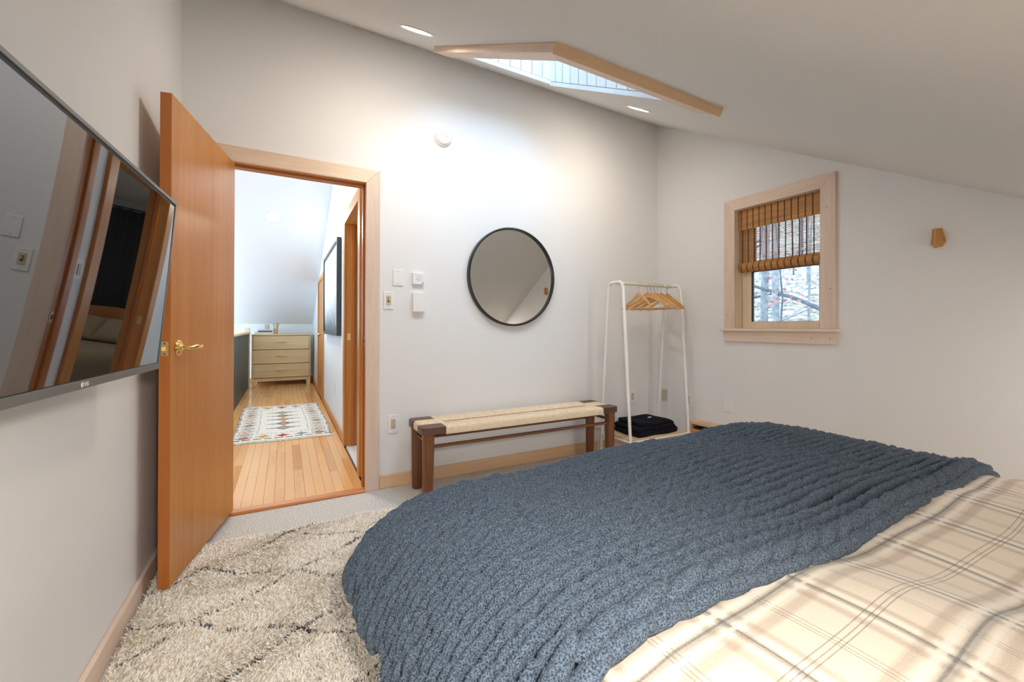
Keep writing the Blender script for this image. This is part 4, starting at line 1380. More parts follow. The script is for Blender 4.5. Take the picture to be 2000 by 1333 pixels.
# faceted hook on the right wall
hk = thing('wall_hook', 'small faceted wooden hook on the right wall right of the window', 'hook', (W, -1.957, 1.588))
hz = 1.588
outer = [(-0.017, 0.052), (0.017, 0.056), (0.034, -0.018), (0.020, -0.044), (-0.014, -0.050), (-0.033, -0.026)]
inner = [(-0.014, 0.054), (0.004, 0.056), (0.012, -0.02), (0.006, -0.040), (-0.010, -0.042), (-0.020, -0.022)]
hv = [(W, -1.957 - a, hz + b) for a, b in outer] + [(W - 0.045, -1.957 - a * 0.75, hz + b * 0.95) for a, b in inner]
hf = [(0, 1, 2, 3, 4, 5), (11, 10, 9, 8, 7, 6)] + [(k, (k + 1) % 6, (k + 1) % 6 + 6, k + 6) for k in range(6)]
hb = MB().add(hv, [tuple(reversed(f)) for f in hf])
build('hook_block', hb, M['knobwood'], hk)
build('hook_strip', MB().box(W - 0.0465, W - 0.043, -1.960, -1.957, hz - 0.036, hz + 0.050), plain('pale_inlay', (0.72, 0.45, 0.18), 0.4), hk, label='pale inlaid strip')

# ================================================================== TELEVISION
ty, tt = 0.058, 0.085
tn0 = Vector((math.cos(ty), -math.sin(ty), 0))
te = Vector((math.sin(ty), math.cos(ty), 0))
tu = Vector((0, 0, 1)) * math.cos(tt) + tn0 * math.sin(tt)
tn = te.cross(tu)
if tn.x < 0:
    tn = -tn
BR = Vector((0.142, -1.097, 0.947))
TW = 0.0254 * 43 * 16 / math.hypot(16, 9) + 0.02
THt = 0.0254 * 43 * 9 / math.hypot(16, 9) + 0.025
tvc = BR - te * TW / 2 + tu * THt / 2


def tp(a, b, d=0):       # a from the left edge (0..TW seen from the front, far end = TW), b up, d out of the screen
    return BR - te * (TW - a) + tu * b + tn * d


tv = thing('television', 'slim wall-mounted television with dark reflective screen on the left wall', 'television', (0.02, tvc.y, tvc.z))


def tbox(name, a0, a1, b0, b1, d0, d1, mat, parent=tv, bevel=0.0, label=None):
    return build(name, MB().obox(tp((a0 + a1) / 2, (b0 + b1) / 2, (d0 + d1) / 2), te, tu, tn, (a1 - a0) / 2, (b1 - b0) / 2, abs(d1 - d0) / 2), M[mat], parent, bevel=bevel, label=label)


tbox('bezel_side', TW - 0.008, TW, 0, THt, -0.028, 0.0, 'bezel', bevel=0.001)
tbox('bezel_side', 0, 0.008, 0, THt, -0.028, 0.0, 'bezel', bevel=0.001)
tbox('bezel_top', 0.008, TW - 0.008, THt - 0.009, THt, -0.028, 0.0, 'bezel', bevel=0.001)
bb = tbox('bezel_bottom', 0.008, TW - 0.008, 0, 0.020, -0.028, 0.001, 'bezel', bevel=0.001)
tbox('black_border', 0.008, TW - 0.008, 0.020, THt - 0.009, -0.006, -0.0025, 'slot')
# the glass is very slightly bowed, as thin panels are
sv, sf = [], []
ns = 24
for i in range(ns + 1):
    for j in range(ns + 1):
        a, b = i / ns, j / ns
        sv.append(tp(0.016 + (TW - 0.032) * a, 0.022 + (THt - 0.040) * b, -0.0023 + 0.0017 * (1 - (2 * b - 1) ** 2)))
for i in range(ns):
    for j in range(ns):
        q = i * (ns + 1) + j
        sf.append((q, q + ns + 1, q + ns + 2, q + 1))
build('screen', MB().add(sv, sf), M['screen'], tv, smooth=True)
tbox('back_shell', 0.05, TW - 0.05, 0.04, THt - 0.05, -0.05, -0.028, 'tvback', bevel=0.006)
build('wall_bracket', MB().box(0.001, 0.02, tvc.y - 0.12, tvc.y + 0.12, 1.1, 1.36).obox(Vector((0.05, tvc.y, 1.23)), (1, 0, 0), (0, 1, 0), (0, 0, 1), 0.045, 0.04, 0.06), M['black'], tv)


def text_mesh(name, body, size, loc, ax, ay, az, mat, parent, depth=0.0004):
    cu_ = bpy.data.curves.new(name, 'FONT')
    cu_.body = body
    cu_.size = size
    cu_.extrude = depth
    cu_.align_x = 'CENTER'
    cu_.align_y = 'CENTER'
    to = bpy.data.objects.new(name, cu_)
    col.objects.link(to)
    bpy.context.view_layer.update()
    me_ = bpy.data.meshes.new_from_object(to.evaluated_get(bpy.context.evaluated_depsgraph_get()))
    bpy.data.objects.remove(to)
    mx = Matrix((ax, ay, az)).transposed().to_4x4()
    mx.translation = loc
    me_.transform(mx)
    me_.materials.clear()
    me_.materials.append(mat)
    return link(name, me_, parent)


text_mesh('logo_letters', 'LG', 0.014, tp(TW / 2 + 0.006, 0.010, 0.0016), te, tu, tn, M['logo'], bb)
build('logo_disc', MB().lathe(tp(TW / 2 - 0.013, 0.010, 0.0011), tn, [(0.0062, 0), (0.0060, 0.0006), (0, 0.0006)], 20), M['logo'], bb)

# ================================================================== BENCH
bx0, bx1, by0, by1, bz = 1.255, 2.850, -0.392, -0.055, 0.466
be = thing('bench', 'walnut bench with woven cream cord seat along the back wall', 'bench', ((bx0 + bx1) / 2, (by0 + by1) / 2, 0))
CB, CD, CHH = 0.155, 0.105, 0.046
for ix_, xx in enumerate((bx0, bx1)):
    for iy_, yy in enumerate((by0, by1)):
        sx, sy = (1 if ix_ == 0 else -1), (1 if iy_ == 0 else -1)
        pts = []
        rr = 0.032
        for k in range(7):
            a = k / 6 * PI / 2
            pts.append((xx + sx * (rr - rr * math.cos(a)), yy + sy * (rr - rr * math.sin(a))))
        pts += [(xx + sx * CB, yy), (xx + sx * CB, yy + sy * CD), (xx, yy + sy * CD)]
        if sx * sy < 0:
            pts = pts[::-1]
        build('corner_block', MB().prism(pts, (0, 0, bz - CHH / 2), (1, 0, 0), (0, 1, 0), (0, 0, 1), CHH), M['walnut_top'], be, bevel=0.003)
        lx, ly = xx + sx * 0.052, yy + sy * 0.048
        build('leg', MB().lathe((lx, ly, 0.0), (0, 0, 1), [(0, 0), (0.029, 0), (0.032, 0.004), (0.040, bz - CHH), (0, bz - CHH)], 28), M['walnut'], be, smooth=True)
build('stretcher', MB().cyl((bx0 + 0.09, by0 + 0.048, 0.335), (bx1 - 0.09, by0 + 0.048, 0.335), 0.0115, n=14), M['walnut_x'], be, smooth=True)
build('stretcher', MB().cyl((bx0 + 0.09, by1 - 0.048, 0.335), (bx1 - 0.09, by1 - 0.048, 0.335), 0.0115, n=14), M['walnut_x'], be, smooth=True)
for xx in (bx0 + 0.052, bx1 - 0.052):
    build('stretcher', MB().cyl((xx, by0 + 0.08, 0.36), (xx, by1 - 0.08, 0.36), 0.011, n=14), M['walnut_x'], be, smooth=True)
    build('side_rail', MB().box(xx - 0.02, xx + 0.02, by0 + CD, by1 - CD, bz - 0.046, bz - 0.012), M['walnut_x'], be, bevel=0.004)
for yy in (by0 + 0.03, by1 - 0.03):
    build('seat_rail', MB().box(bx0 + CB, bx1 - CB, yy - 0.018, yy + 0.018, bz - 0.046, bz - 0.010), M['walnut_x'], be, bevel=0.004)
cd = MB()
ymid = (by0 + by1) / 2
n_c = 230
for k in range(n_c):
    xx = bx0 + CB + 0.003 + (bx1 - bx0 - 2 * CB - 0.006) * k / (n_c - 1)
    jit = 0.004 * math.sin(k * 2.4) + random.uniform(-0.004, 0.004)
    for yy, s in ((by0 + 0.004, 1), (by1 - 0.004, -1)):
        ym = ymid + s * (-0.010) + jit
        cd.tube([(xx, yy, bz - 0.050), (xx, yy - s * 0.0, bz - 0.012), (xx, yy + s * 0.008, bz - 0.004), (xx, yy + s * 0.02, bz - 0.001), (xx + random.uniform(-.001, .001), (yy + ym) / 2, bz - 0.004), (xx, ym - s * 0.008, bz - 0.007), (xx, ym, bz - 0.016)], 0.0033, 6, cap=False)
n_e = 22
for k in range(n_e):
    yy = by0 + CD + 0.003 + (by1 - by0 - 2 * CD - 0.006) * k / (n_e - 1)
    for xx, s in ((bx0 + 0.012, 1), (bx1 - 0.012, -1)):
        cd.tube([(xx, yy, bz - 0.048), (xx, yy, bz - 0.012), (xx + s * 0.007, yy, bz - 0.003), (xx + s * 0.02, yy, bz), (xx + s * (CB + 0.01), yy, bz - 0.002), (xx + s * (CB + 0.03), yy, bz - 0.01)], 0.0033, 6, cap=False)
build('woven_seat', cd, M['cord'], be, smooth=True, kind='stuff')
build('seat_underlay', MB().box(bx0 + CB, bx1 - CB, by0 + 0.02, by1 - 0.02, bz - 0.016, bz - 0.010).box(bx0 + 0.03, bx1 - 0.03, by0 + CD + 0.002, by1 - CD - 0.002, bz - 0.014, bz - 0.008), plain('cord_under', (0.20, 0.12, 0.06), 0.9), be)

# ================================================================== CLOTHES RACK
RL, RR, RC, RZ = 2.915, 3.595, -0.285, 1.462
rk = thing('clothes_rack', 'white metal clothes rack with a wood shelf in the back corner', 'clothes rack', ((RL + RR) / 2, RC, 0))


def frame_pts(x):
    pts = []
    top, foot, r = 0.078, 0.178, 0.038
    pts.append((x, RC - foot, 0.0))
    pts.append((x, RC - top - 0.006, RZ - r))
    for k in range(7):
        a = k / 6 * PI / 2
        pts.append((x, RC - top + r - r * math.cos(a), RZ - r + r * math.sin(a)))
    for k in range(7):
        a = PI / 2 - k / 6 * PI / 2
        pts.append((x, RC + top - r + r * math.cos(a), RZ - r + r * math.sin(a)))
    pts.append((x, RC + top + 0.006, RZ - r))
    pts.append((x, RC + foot, 0.0))
    return pts


for xx in (RL, RR):
    build('end_frame', MB().tube(frame_pts(xx), 0.0125, 14), M['white_metal'], rk, smooth=True)
build('hanging_rail', MB().cyl((RL, RC, RZ - 0.004), (RR, RC, RZ - 0.004), 0.0125, n=16), M['cream_metal'], rk, smooth=True)
zsf = 0.188
fy = RC - 0.163
ry = RC + 0.163
build('shelf_board', MB().box(RL + 0.014, RR - 0.014, fy + 0.012, ry - 0.012, zsf - 0.006, zsf + 0.010), M['shelf'], rk, bevel=0.003)
for yy in (fy, ry):
    build('shelf_rail', MB().cyl((RL, yy, zsf - 0.008), (RR, yy, zsf - 0.008), 0.0085, n=12), M['white_metal'], rk, smooth=True)
for xx in (RL, RR):
    build('shelf_rail', MB().cyl((xx, fy, zsf - 0.008), (xx, ry, zsf - 0.008), 0.0085, n=12), M['white_metal'], rk, smooth=True)

# wooden hangers --------------------------------------------------------------
HG = 'wooden hangers on the clothes rack'


def make_hanger(x, label):
    h = thing('coat_hanger', label, 'hanger', (x, RC, RZ + 0.0105), HG)
    zt = RZ - 0.075              # top of the wood
    # curved wooden shoulders, outline in (y, z)
    out_top, out_bot = [], []
    n = 16
    for k in range(n + 1):
        u = -1 + 2 * k / n
        a = abs(u)
        yy = 0.213 * u
        zt_ = zt - 0.118 * a ** 1.12 - 0.016 * math.exp(-((a - 0.0) / 0.16) ** 2) * 0 + 0.012 * math.exp(-(a / 0.17) ** 2)
        th = 0.026 * (1 - a) ** 3 + 0.019
        out_top.append((yy, zt_))
        out_bot.append((yy, zt_ - th))
    poly = out_top + out_bot[::-1]
    # build as strips for a clean concave shape, bowed forward
    v, f = [], []
    for side in (-1, 1):
        for (yy, z1), (_, z0) in zip(out_top, out_bot):
            bow = 0.030 * (abs(yy) / 0.213) ** 2
            v.append((x + side * 0.0065 - bow, RC + yy, z1))
            v.append((x + side * 0.0065 - bow, RC + yy, z0))
    m2 = 2 * (n + 1)
    for k in range(n):
        a = 2 * k
        f.append((a, a + 1, a + 3, a + 2))
        f.append((m2 + a, m2 + a + 2, m2 + a + 3, m2 + a + 1))
        f.append((a, a + 2, m2 + a + 2, m2 + a))
        f.append((a + 1, m2 + a + 1, m2 + a + 3, a + 3))
    f.append((0, m2, m2 + 1, 1))
    f.append((2 * n, 2 * n + 1, m2 + 2 * n + 1, m2 + 2 * n))
    build('shoulder', MB().add(v, f), M['hanger'], h, bevel=0.002)
    zb_ = zt - 0.118 - 0.014
    build('trouser_bar', MB().tube([(x - 0.026, RC - 0.196, zb_), (x - 0.026, RC + 0.196, zb_)], 0.0042, 10), M['hanger'], h, smooth=True)
    for s in (-1, 1):
        build('end_peg', MB().cyl((x - 0.026, RC + s * 0.196, zb_ - 0.010), (x - 0.026, RC + s * 0.196, zb_ + 0.016), 0.0055, n=10), M['hanger'], h)
    # wire hook over the rail
    cz = RZ - 0.004
    R = 0.0165
    pts = [(x, RC, zt - 0.02), (x, RC, zt + 0.022), (x, RC + 0.006, zt + 0.030)]
    for k in range(11):
        a = -PI * 0.30 + k / 10 * PI * 1.35
        pts.append((x, RC + R * math.cos(a), cz + R * math.sin(a)))
    build('hook', MB().tube(pts, 0.0019, 8), M['steel'], h, smooth=True)
    return h


hpos = [3.177, 3.280, 3.326, 3.365, 3.408, 3.450, 3.522]
hrot = [-0.22, 0.16, 0.06, 0.13, 0.04, 0.10, -0.06]
hlab = ['wooden hanger at the left end of the row on the rack', 'second wooden hanger from the left on the rack', 'third wooden hanger from the left on the rack',
        'middle wooden hanger of the seven on the rack', 'third wooden hanger from the right on the rack', 'second wooden hanger from the right on the rack',
        'wooden hanger at the right end of the row on the rack']
h0 = make_hanger(hpos[0], hlab[0])
for x_, r_, l_ in zip(hpos[1:], hrot[1:], hlab[1:]):
    copy_tree(h0, (x_ - hpos[0], 0, 0), l_, r_)
h0.rotation_euler = (0, 0, hrot[0])

# folded dark blanket on the rack shelf
fb = thing('folded_blanket', 'folded black blanket lying on the clothes rack shelf', 'blanket', (3.24, RC, zsf + 0.010))
zz = zsf + 0.010
lay = [(3.02, 3.495, -0.430, -0.135, 0.046), (3.025, 3.485, -0.425, -0.140, 0.040), (3.06, 3.480, -0.410, -0.150, 0.036)]
for k, (a0, a1, c0, c1, h) in enumerate(lay):
    mm = MB()

    def wav(x, y, z, a, b, side, k=k):
        rip = 0.006 * math.sin(x * 21 + k * 1.3 + y * 6) + (0.0035 * math.sin(y * 60 + x * 18) if k == 2 else 0)
        up_only = 1.0 if side > 0 else (0.5 if k else 0.0)
        drop = -0.020 * max(0, a - 0.55) ** 1.5 * 3 * (k / 2) - 0.012 * max(0, -b - 0.6) * k
        return x + 0.008 * math.sin(y * 26 + k * 2) * abs(a), y + 0.008 * math.sin(x * 22 + k) * abs(b), z + rip * up_only * (1 - 0.5 * a * a) * (1 - 0.5 * b * b) + drop * (1 if k else 0)

    rounded_box(mm, a0, a1, c0, c1, zz, zz + h, 0.020, 26, wav)
    build('fold_layer', mm, M['darkfabric'], fb, smooth=True)
    zz += h * 0.90
build('care_label', MB().obox((3.30, -0.29, zz + 0.007), (0.9, 0.42, 0.0), (-0.42, 0.9, 0.02), (0, -0.05, 1), 0.024, 0.011, 0.0012), M['label_grey'], fb, label='small grey sewn label')

# pipe with a valve beside the rack
vp = thing('pipe_valve', 'thin cream pipe with small valve on the back wall behind the bench end', 'pipe', (2.94, -0.045, 0))
build('pipe', MB().cyl((2.94, -0.045, 0), (2.94, -0.045, 0.20), 0.008, n=12), M['cream_metal'], vp)
build('valve_body', MB().cyl((2.94, -0.045, 0.185), (2.94, -0.045, 0.215), 0.012, n=12).cyl((2.94, -0.0, 0.20), (2.94, -0.045, 0.20), 0.007, n=10), M['brass_dull'], vp)
build('valve_knob', MB().cyl((2.945, -0.05, 0.20), (2.985, -0.06, 0.20), 0.010, n=12), M['steel'], vp)

# baseboard heater with wood cover ------------------------------------------
ht = thing('heater_cover', 'wood-covered baseboard heater along the right wall', 'heater', (W - 0.05, -1.2, 0))
hx0, hy0, hy1, hzt = W - 0.105, -2.2, -0.437, 0.283
build('top_board', MB().box(hx0, W - 0.001, hy0, hy1, hzt - 0.022, hzt), M['base_x'], ht, bevel=0.002)
build('front_board', MB().box(hx0, hx0 + 0.018, hy0, hy1 - 0.022, 0.035, hzt - 0.062), M['fir_y'], ht, bevel=0.002)
build('end_panel', MB().box(hx0, W - 0.001, hy1 - 0.022, hy1, 0.0, hzt - 0.022), M['shelf'], ht, bevel=0.002)
build('end_panel', MB().box(hx0, W - 0.001, hy0, hy0 + 0.022, 0.0, hzt - 0.022), M['shelf'], ht, bevel=0.002)
build('heating_element', MB().box(hx0 + 0.03, W - 0.02, hy0 + 0.03, hy1 - 0.03, 0.05, hzt - 0.05), M['slot'], ht)

# ================================================================== RUG IN THE BEDROOM
rug = thing('shag_rug', 'cream shag rug with thin black diamond lines beside the bed', 'rug', (1.3, -1.7, 0))
RGX0, RGX1, RGY0, RGY1 = 0.030, 2.5, -3.2, -0.385
build('rug_backing', MB().box(RGX0, RGX1, RGY0, RGY1, 0.0005, 0.006), plain('rug_base', (0.72, 0.66, 0.57), 0.95), rug)


def shag(n, x0, x1, y0, y1, hgt):
    px = rng.uniform(x0, x1, n)
    py = rng.uniform(y0, y1, n)
    edge = 0.012 * np.sin(px * 9) + 0.01 * np.sin(px * 23)
    keep = py < RGY1 + edge
    px, py = px[keep], py[keep]
    n = len(px)
    # lay of the pile
    fl = 1.6 * np.sin(px * 9.1 + 2.2 * np.sin(py * 7.3)) + 1.5 * np.cos(py * 10.7 - px * 6.0) + rng.normal(0, 1.1, n)
    lean = rng.uniform(0.15, 0.75, n) * hgt
    L = np.stack([np.cos(fl) * lean, np.sin(fl) * lean], 1)
    hh = rng.uniform(0.7, 1.1, n) * hgt
    wd = rng.uniform(0.0016, 0.0032, n)
    side = rng.uniform(0, 2 * PI, n)
    S = np.stack([np.cos(side) * wd, np.sin(side) * wd], 1)
    z0 = np.full(n, 0.005)
    b0 = np.stack([px - S[:, 0], py - S[:, 1], z0], 1)
    b1 = np.stack([px + S[:, 0], py + S[:, 1], z0], 1)
    m0 = np.stack([px - S[:, 0] + L[:, 0] * 0.35, py - S[:, 1] + L[:, 1] * 0.35, hh * 0.75], 1)
    m1 = np.stack([px + S[:, 0] + L[:, 0] * 0.35, py + S[:, 1] + L[:, 1] * 0.35, hh * 0.75], 1)
    t0 = np.stack([px - S[:, 0] * .5 + L[:, 0], py - S[:, 1] * .5 + L[:, 1], hh], 1)
    t1 = np.stack([px + S[:, 0] * .5 + L[:, 0], py + S[:, 1] * .5 + L[:, 1], hh], 1)
    V = np.stack([b0, b1, m1, m0, t1, t0], 1).reshape(-1, 3)
    base = np.arange(n)[:, None] * 6
    F = np.concatenate([base + np.array([[0, 1, 2, 3]]), base + np.array([[3, 2, 4, 5]])], 1).reshape(-1, 4)
    # colours: cream wool, browner roots and patches, black knots along the diamond lines
    c = np.array([0.93, 0.885, 0.81])[None, :] * rng.uniform(0.88, 1.07, n)[:, None]
    patch = 0.5 + 0.5 * np.sin(px * 4.3 + 2 * np.sin(py * 3.1)) * np.sin(py * 5.2 + 1.4 * np.sin(px * 2.2))
    tan = rng.uniform(0, 1, n) < 0.05 + 0.12 * patch
    c[tan] *= np.array([0.78, 0.64, 0.48])
    wob = 0.012 * np.sin(px * 21) + 0.008 * np.sin(py * 33)
    q1 = (py - 0.56 * px + wob + 0.744) / 0.40
    q2 = (py + 0.56 * px + wob + 0.522) / 0.385
    d1 = np.abs(q1 - np.round(q1)) * 0.40
    d2 = np.abs(q2 - np.round(q2)) * 0.385
    s_ = np.sin(px * 180 + py * 70) + np.sin(px * 47 - py * 20)
    ln = ((d1 < 0.0045) | (d2 < 0.0045)) & (s_ > -0.9) & (rng.uniform(0, 1, n) < 0.92)
    c[ln] = np.array([0.09, 0.085, 0.08])[None, :] * rng.uniform(0.5, 2.6, ln.sum())[:, None]
    C4 = np.concatenate([np.repeat(c, 8, 0), np.ones((n * 8, 1))], 1).astype(np.float32)
    return V, F, C4


def np_mesh(name, V, F, mat, C4=None, smooth=False):
    me = bpy.data.meshes.new(name)
    me.vertices.add(len(V))
    me.vertices.foreach_set('co', np.asarray(V, np.float32).ravel())
    k = F.shape[1]
    me.loops.add(F.size)
    me.loops.foreach_set('vertex_index', F.astype(np.int32).ravel())
    me.polygons.add(len(F))
    me.polygons.foreach_set('loop_start', np.arange(0, F.size, k, dtype=np.int32))
    me.polygons.foreach_set('loop_total', np.full(len(F), k, np.int32))
    me.polygons.foreach_set('use_smooth', np.full(len(F), smooth))
    me.update(calc_edges=True)
    me.validate()
    if C4 is not None:
        ca = me.color_attributes.new('Col', 'FLOAT_COLOR', 'CORNER')
        ca.data.foreach_set('color', C4.ravel())
    me.materials.append(mat)
    return me


V, F, C4 = shag(150000, RGX0, 1.30, -1.95, RGY1 + 0.02, 0.024)
link('shag_pile', np_mesh('shag_pile', V, F, M['shag'], C4), rug, kind='stuff')

# ================================================================== BED
BZ = 0.640


def s01(t):
    t = np.clip(t, 0, 1)
    return t * t * (3 - 2 * t)


def drop_x(x, y):
    xs = np.array([0.640, 0.660, 0.675, 0.70, 0.74, 0.79, 0.85, 0.92, 1.0, 1.1])
    ys = np.array([0.54, 0.43, 0.355, 0.27, 0.175, 0.105, 0.055, 0.022, 0.006, 0.0])
    l = np.interp(x, xs, ys) * (1 - 0.42 * s01((y + 2.05) / 0.45))
    xr_ = np.array([2.30, 2.45, 2.55, 2.62, 2.67, 2.70, 2.72, 2.735])
    yr_ = np.array([0.0, 0.006, 0.022, 0.05, 0.10, 0.18, 0.30, 0.52])
    return l + np.interp(x, xr_, yr_)


def drop_y(y):
    ys = np.array([-2.0, -1.80, -1.70, -1.62, -1.56, -1.52, -1.495, -1.48])
    zs = np.array([0.0, 0.008, 0.025, 0.055, 0.105, 0.18, 0.30, 0.52])
    return np.interp(y, ys, zs)


def hum(x, y):
    return (0.010 * np.sin(x * 4.1 + 0.6) * np.sin(y * 3.3 + 1.0) + 0.008 * np.sin(x * 2.2 - y * 5.0) + 0.018 * np.exp(-((x - 2.30) / 0.22) ** 2 - ((y + 1.78) / 0.25) ** 2)
            + 0.006 * np.sin(x * 9 + y * 4) * s01((x - 0.9) / 0.3))


def bed_z(x, y):
    return BZ + hum(x, y) - drop_x(x, y) - drop_y(y)


bed = thing('bed', 'king bed under the plaid duvet at the right of the room', 'bed', (1.7, -2.5, 0))
mb_ = MB()
add_rounded(mb_, 0.80, 2.60, -3.60, -1.62, 0.26, 0.57, 0.06)
build('mattress', mb_, M['mattress'], bed, smooth=True)
build('bed_base', MB().box(0.82, 2.58, -3.58, -1.66, 0.12, 0.26), M['walnut_x'], bed, bevel=0.006)
for (lx, ly) in ((0.90, -1.75), (2.50, -1.75), (0.90, -3.5), (2.50, -3.5)):
    build('leg', MB().box(lx - 0.035, lx + 0.035, ly - 0.035, ly + 0.035, 0.0065, 0.12), M['walnut'], bed, bevel=0.003)

# duvet -----------------------------------------------------------------------
xg = np.concatenate([np.linspace(0.735, 0.80, 14)[:-1], np.linspace(0.80, 1.05, 26)[:-1], np.linspace(1.05, 2.42, 120)[:-1], np.linspace(2.42, 2.66, 40)[:-1], np.linspace(2.66, 2.733, 26)])
yg = np.concatenate([np.linspace(-3.62, -2.75, 50)[:-1], np.linspace(-2.75, -2.25, 70)[:-1], np.linspace(-2.25, -1.62, 30)[:-1], np.linspace(-1.62, -1.56, 12)])
XG, YG = np.meshgrid(xg, yg, indexing='ij')


def duvet_z(x, y):
    z = bed_z(x, y) - 0.020
    # puffiness that shows beyond the throw
    op = s01((-2.36 - y) / 0.06)
    z = z + op * (0.010 + 0.009 * np.sin(x * 7.0 + y * 3.0) + 0.007 * np.sin(x * 3.1 - y * 11.0) + 0.004 * np.sin(x * 17 + y * 9))
    # two folded-over ridges towards the right edge
    z = z + op * s01((x - 2.25) / 0.2) * 0.012 * np.abs(np.sin((y + 2.40) * 24 + (x - 2.4) * 4.0))
    return z


ZG = duvet_z(XG, YG)
ZG = np.maximum(ZG, 0.30)
arc = np.concatenate([[0], np.cumsum(np.hypot(np.diff(xg), np.diff(duvet_z(xg, np.full_like(xg, -2.5)))))])
i0 = int(np.argmin(abs(xg - 1.2)))
arc = arc - arc[i0] + xg[i0]
nx_, ny_ = len(xg), len(yg)
V = np.stack([XG, YG, ZG], 2).reshape(-1, 3)
ii, jj = np.meshgrid(np.arange(nx_ - 1), np.arange(ny_ - 1), indexing='ij')
a_ = (ii * ny_ + jj).ravel()
F = np.stack([a_, a_ + ny_, a_ + ny_ + 1, a_ + 1], 1)
me = np_mesh('duvet_cover', V, F, M['plaid'], None, True)
uvl = me.uv_layers.new(name='UVMap')
UV = np.stack([np.repeat(arc, ny_), np.tile(yg, nx_)], 1)
# slight wander of the cloth so the stripes are not ruler straight
UV[:, 0] += 0.010 * np.sin(UV[:, 1] * 9 + UV[:, 0] * 2.0)
UV[:, 1] += 0.008 * np.sin(UV[:, 0] * 7.0)
uvl.data.foreach_set('uv', UV[F.ravel()].astype(np.float32).ravel())
dv = thing('plaid_duvet', 'cream plaid flannel duvet cover spread over the bed', 'duvet', (1.7, -2.8, 0.6))
do = link('duvet_cover', me, dv, smooth=True)
sd_ = do.modifiers.new('solid', 'SOLIDIFY')
sd_.thickness = 0.012
sd_.offset = -1

# chunky knit throw -----------------------------------------------------------
th_ = thing('knit_throw', 'chunky blue grey chenille knit throw across the foot of the bed', 'throw blanket', (1.6, -1.95, 0.66))
nb, mbd = 14, 9
tv_, tf_ = [], []
for i in range(mbd + 1):
    th = PI * i / mbd
    for k in range(nb):
        ph = 2 * PI * k / nb
        s_ = max(math.sin(th), 1e-3) ** 0.75
        tv_.append((-math.cos(th), s_ * math.cos(ph), s_ * math.sin(ph)))
for i in range(mbd):
    for k in range(nb):
        a, b = i * nb + k, i * nb + (k + 1) % nb
        tf_.append((a, b, b + nb, a + nb))
TV = np.array(tv_)
TF = np.array(tf_)


FUZZ = []


def beads(P, T, Nn, hl, hw_, hh, wig, mat, name, parent):
    """P centres, T tangents, Nn normals; one mesh holding the stitches of one row"""
    n = len(P)
    B = np.cross(Nn, T)
    B /= np.linalg.norm(B, axis=1)[:, None]
    hl = np.broadcast_to(hl, n) * rng.uniform(0.88, 1.14, n)
    hw_ = np.broadcast_to(hw_, n) * rng.uniform(0.94, 1.07, n)
    hh = np.broadcast_to(hh, n) * rng.uniform(0.90, 1.12, n)
    ang = wig + rng.normal(0, 0.03, n)
    T2 = T * np.cos(ang)[:, None] + B * np.sin(ang)[:, None]
    B2 = -T * np.sin(ang)[:, None] + B * np.cos(ang)[:, None]
    # stitches tuck under each other: tilt up along the row
    tl = 0.145 + rng.normal(0, 0.03, n)
    T3 = T2 * np.cos(tl)[:, None] + Nn * np.sin(tl)[:, None]
    N3 = Nn * np.cos(tl)[:, None] - T2 * np.sin(tl)[:, None]
    fz = 1 + rng.normal(0, 0.04, (n, len(TV)))
    Vv = (P[:, None, :] + TV[None, :, 0:1] * (hl[:, None, None] * T3[:, None, :])
          + TV[None, :, 1:2] * (hw_[:, None, None] * B2[:, None, :]) * fz[:, :, None] + TV[None, :, 2:3] * (hh[:, None, None] * N3[:, None, :]) * fz[:, :, None])
    FUZZ.append((P, T3, B2, N3, hl, hw_, hh))
    Ff = (np.arange(n)[:, None, None] * len(TV) + TF[None]).reshape(-1, 4)
    me = np_mesh(name, Vv.reshape(-1, 3), Ff, mat, None, True)
    return link(name, me, parent)


def surf_frame(x, y, lift):
    e = 1e-3
    z = bed_z(x, y)
    zx = (bed_z(x + e, y) - bed_z(x - e, y)) / (2 * e)
    zy = (bed_z(x, y + e) - bed_z(x, y - e)) / (2 * e)
    nrm = np.stack([-zx, -zy, np.ones_like(z)], 1)
    nrm /= np.linalg.norm(nrm, axis=1)[:, None]
    return np.stack([x, y, z], 1) + nrm * np.broadcast_to(lift, len(nrm))[:, None], nrm


def row_path(yrow, x_start, x_end, pitch, off=0.0):
    xf = np.linspace(x_start, x_end, 1600)
    yf = yrow(xf)
    P, nr = surf_frame(xf, yf, 0.0)
    s = np.concatenate([[0], np.cumsum(np.linalg.norm(np.diff(P, axis=0), axis=1))])
    t = np.arange(off * pitch, s[-1], pitch)
    xx = np.interp(t, s, xf)
    return xx, yrow(xx)


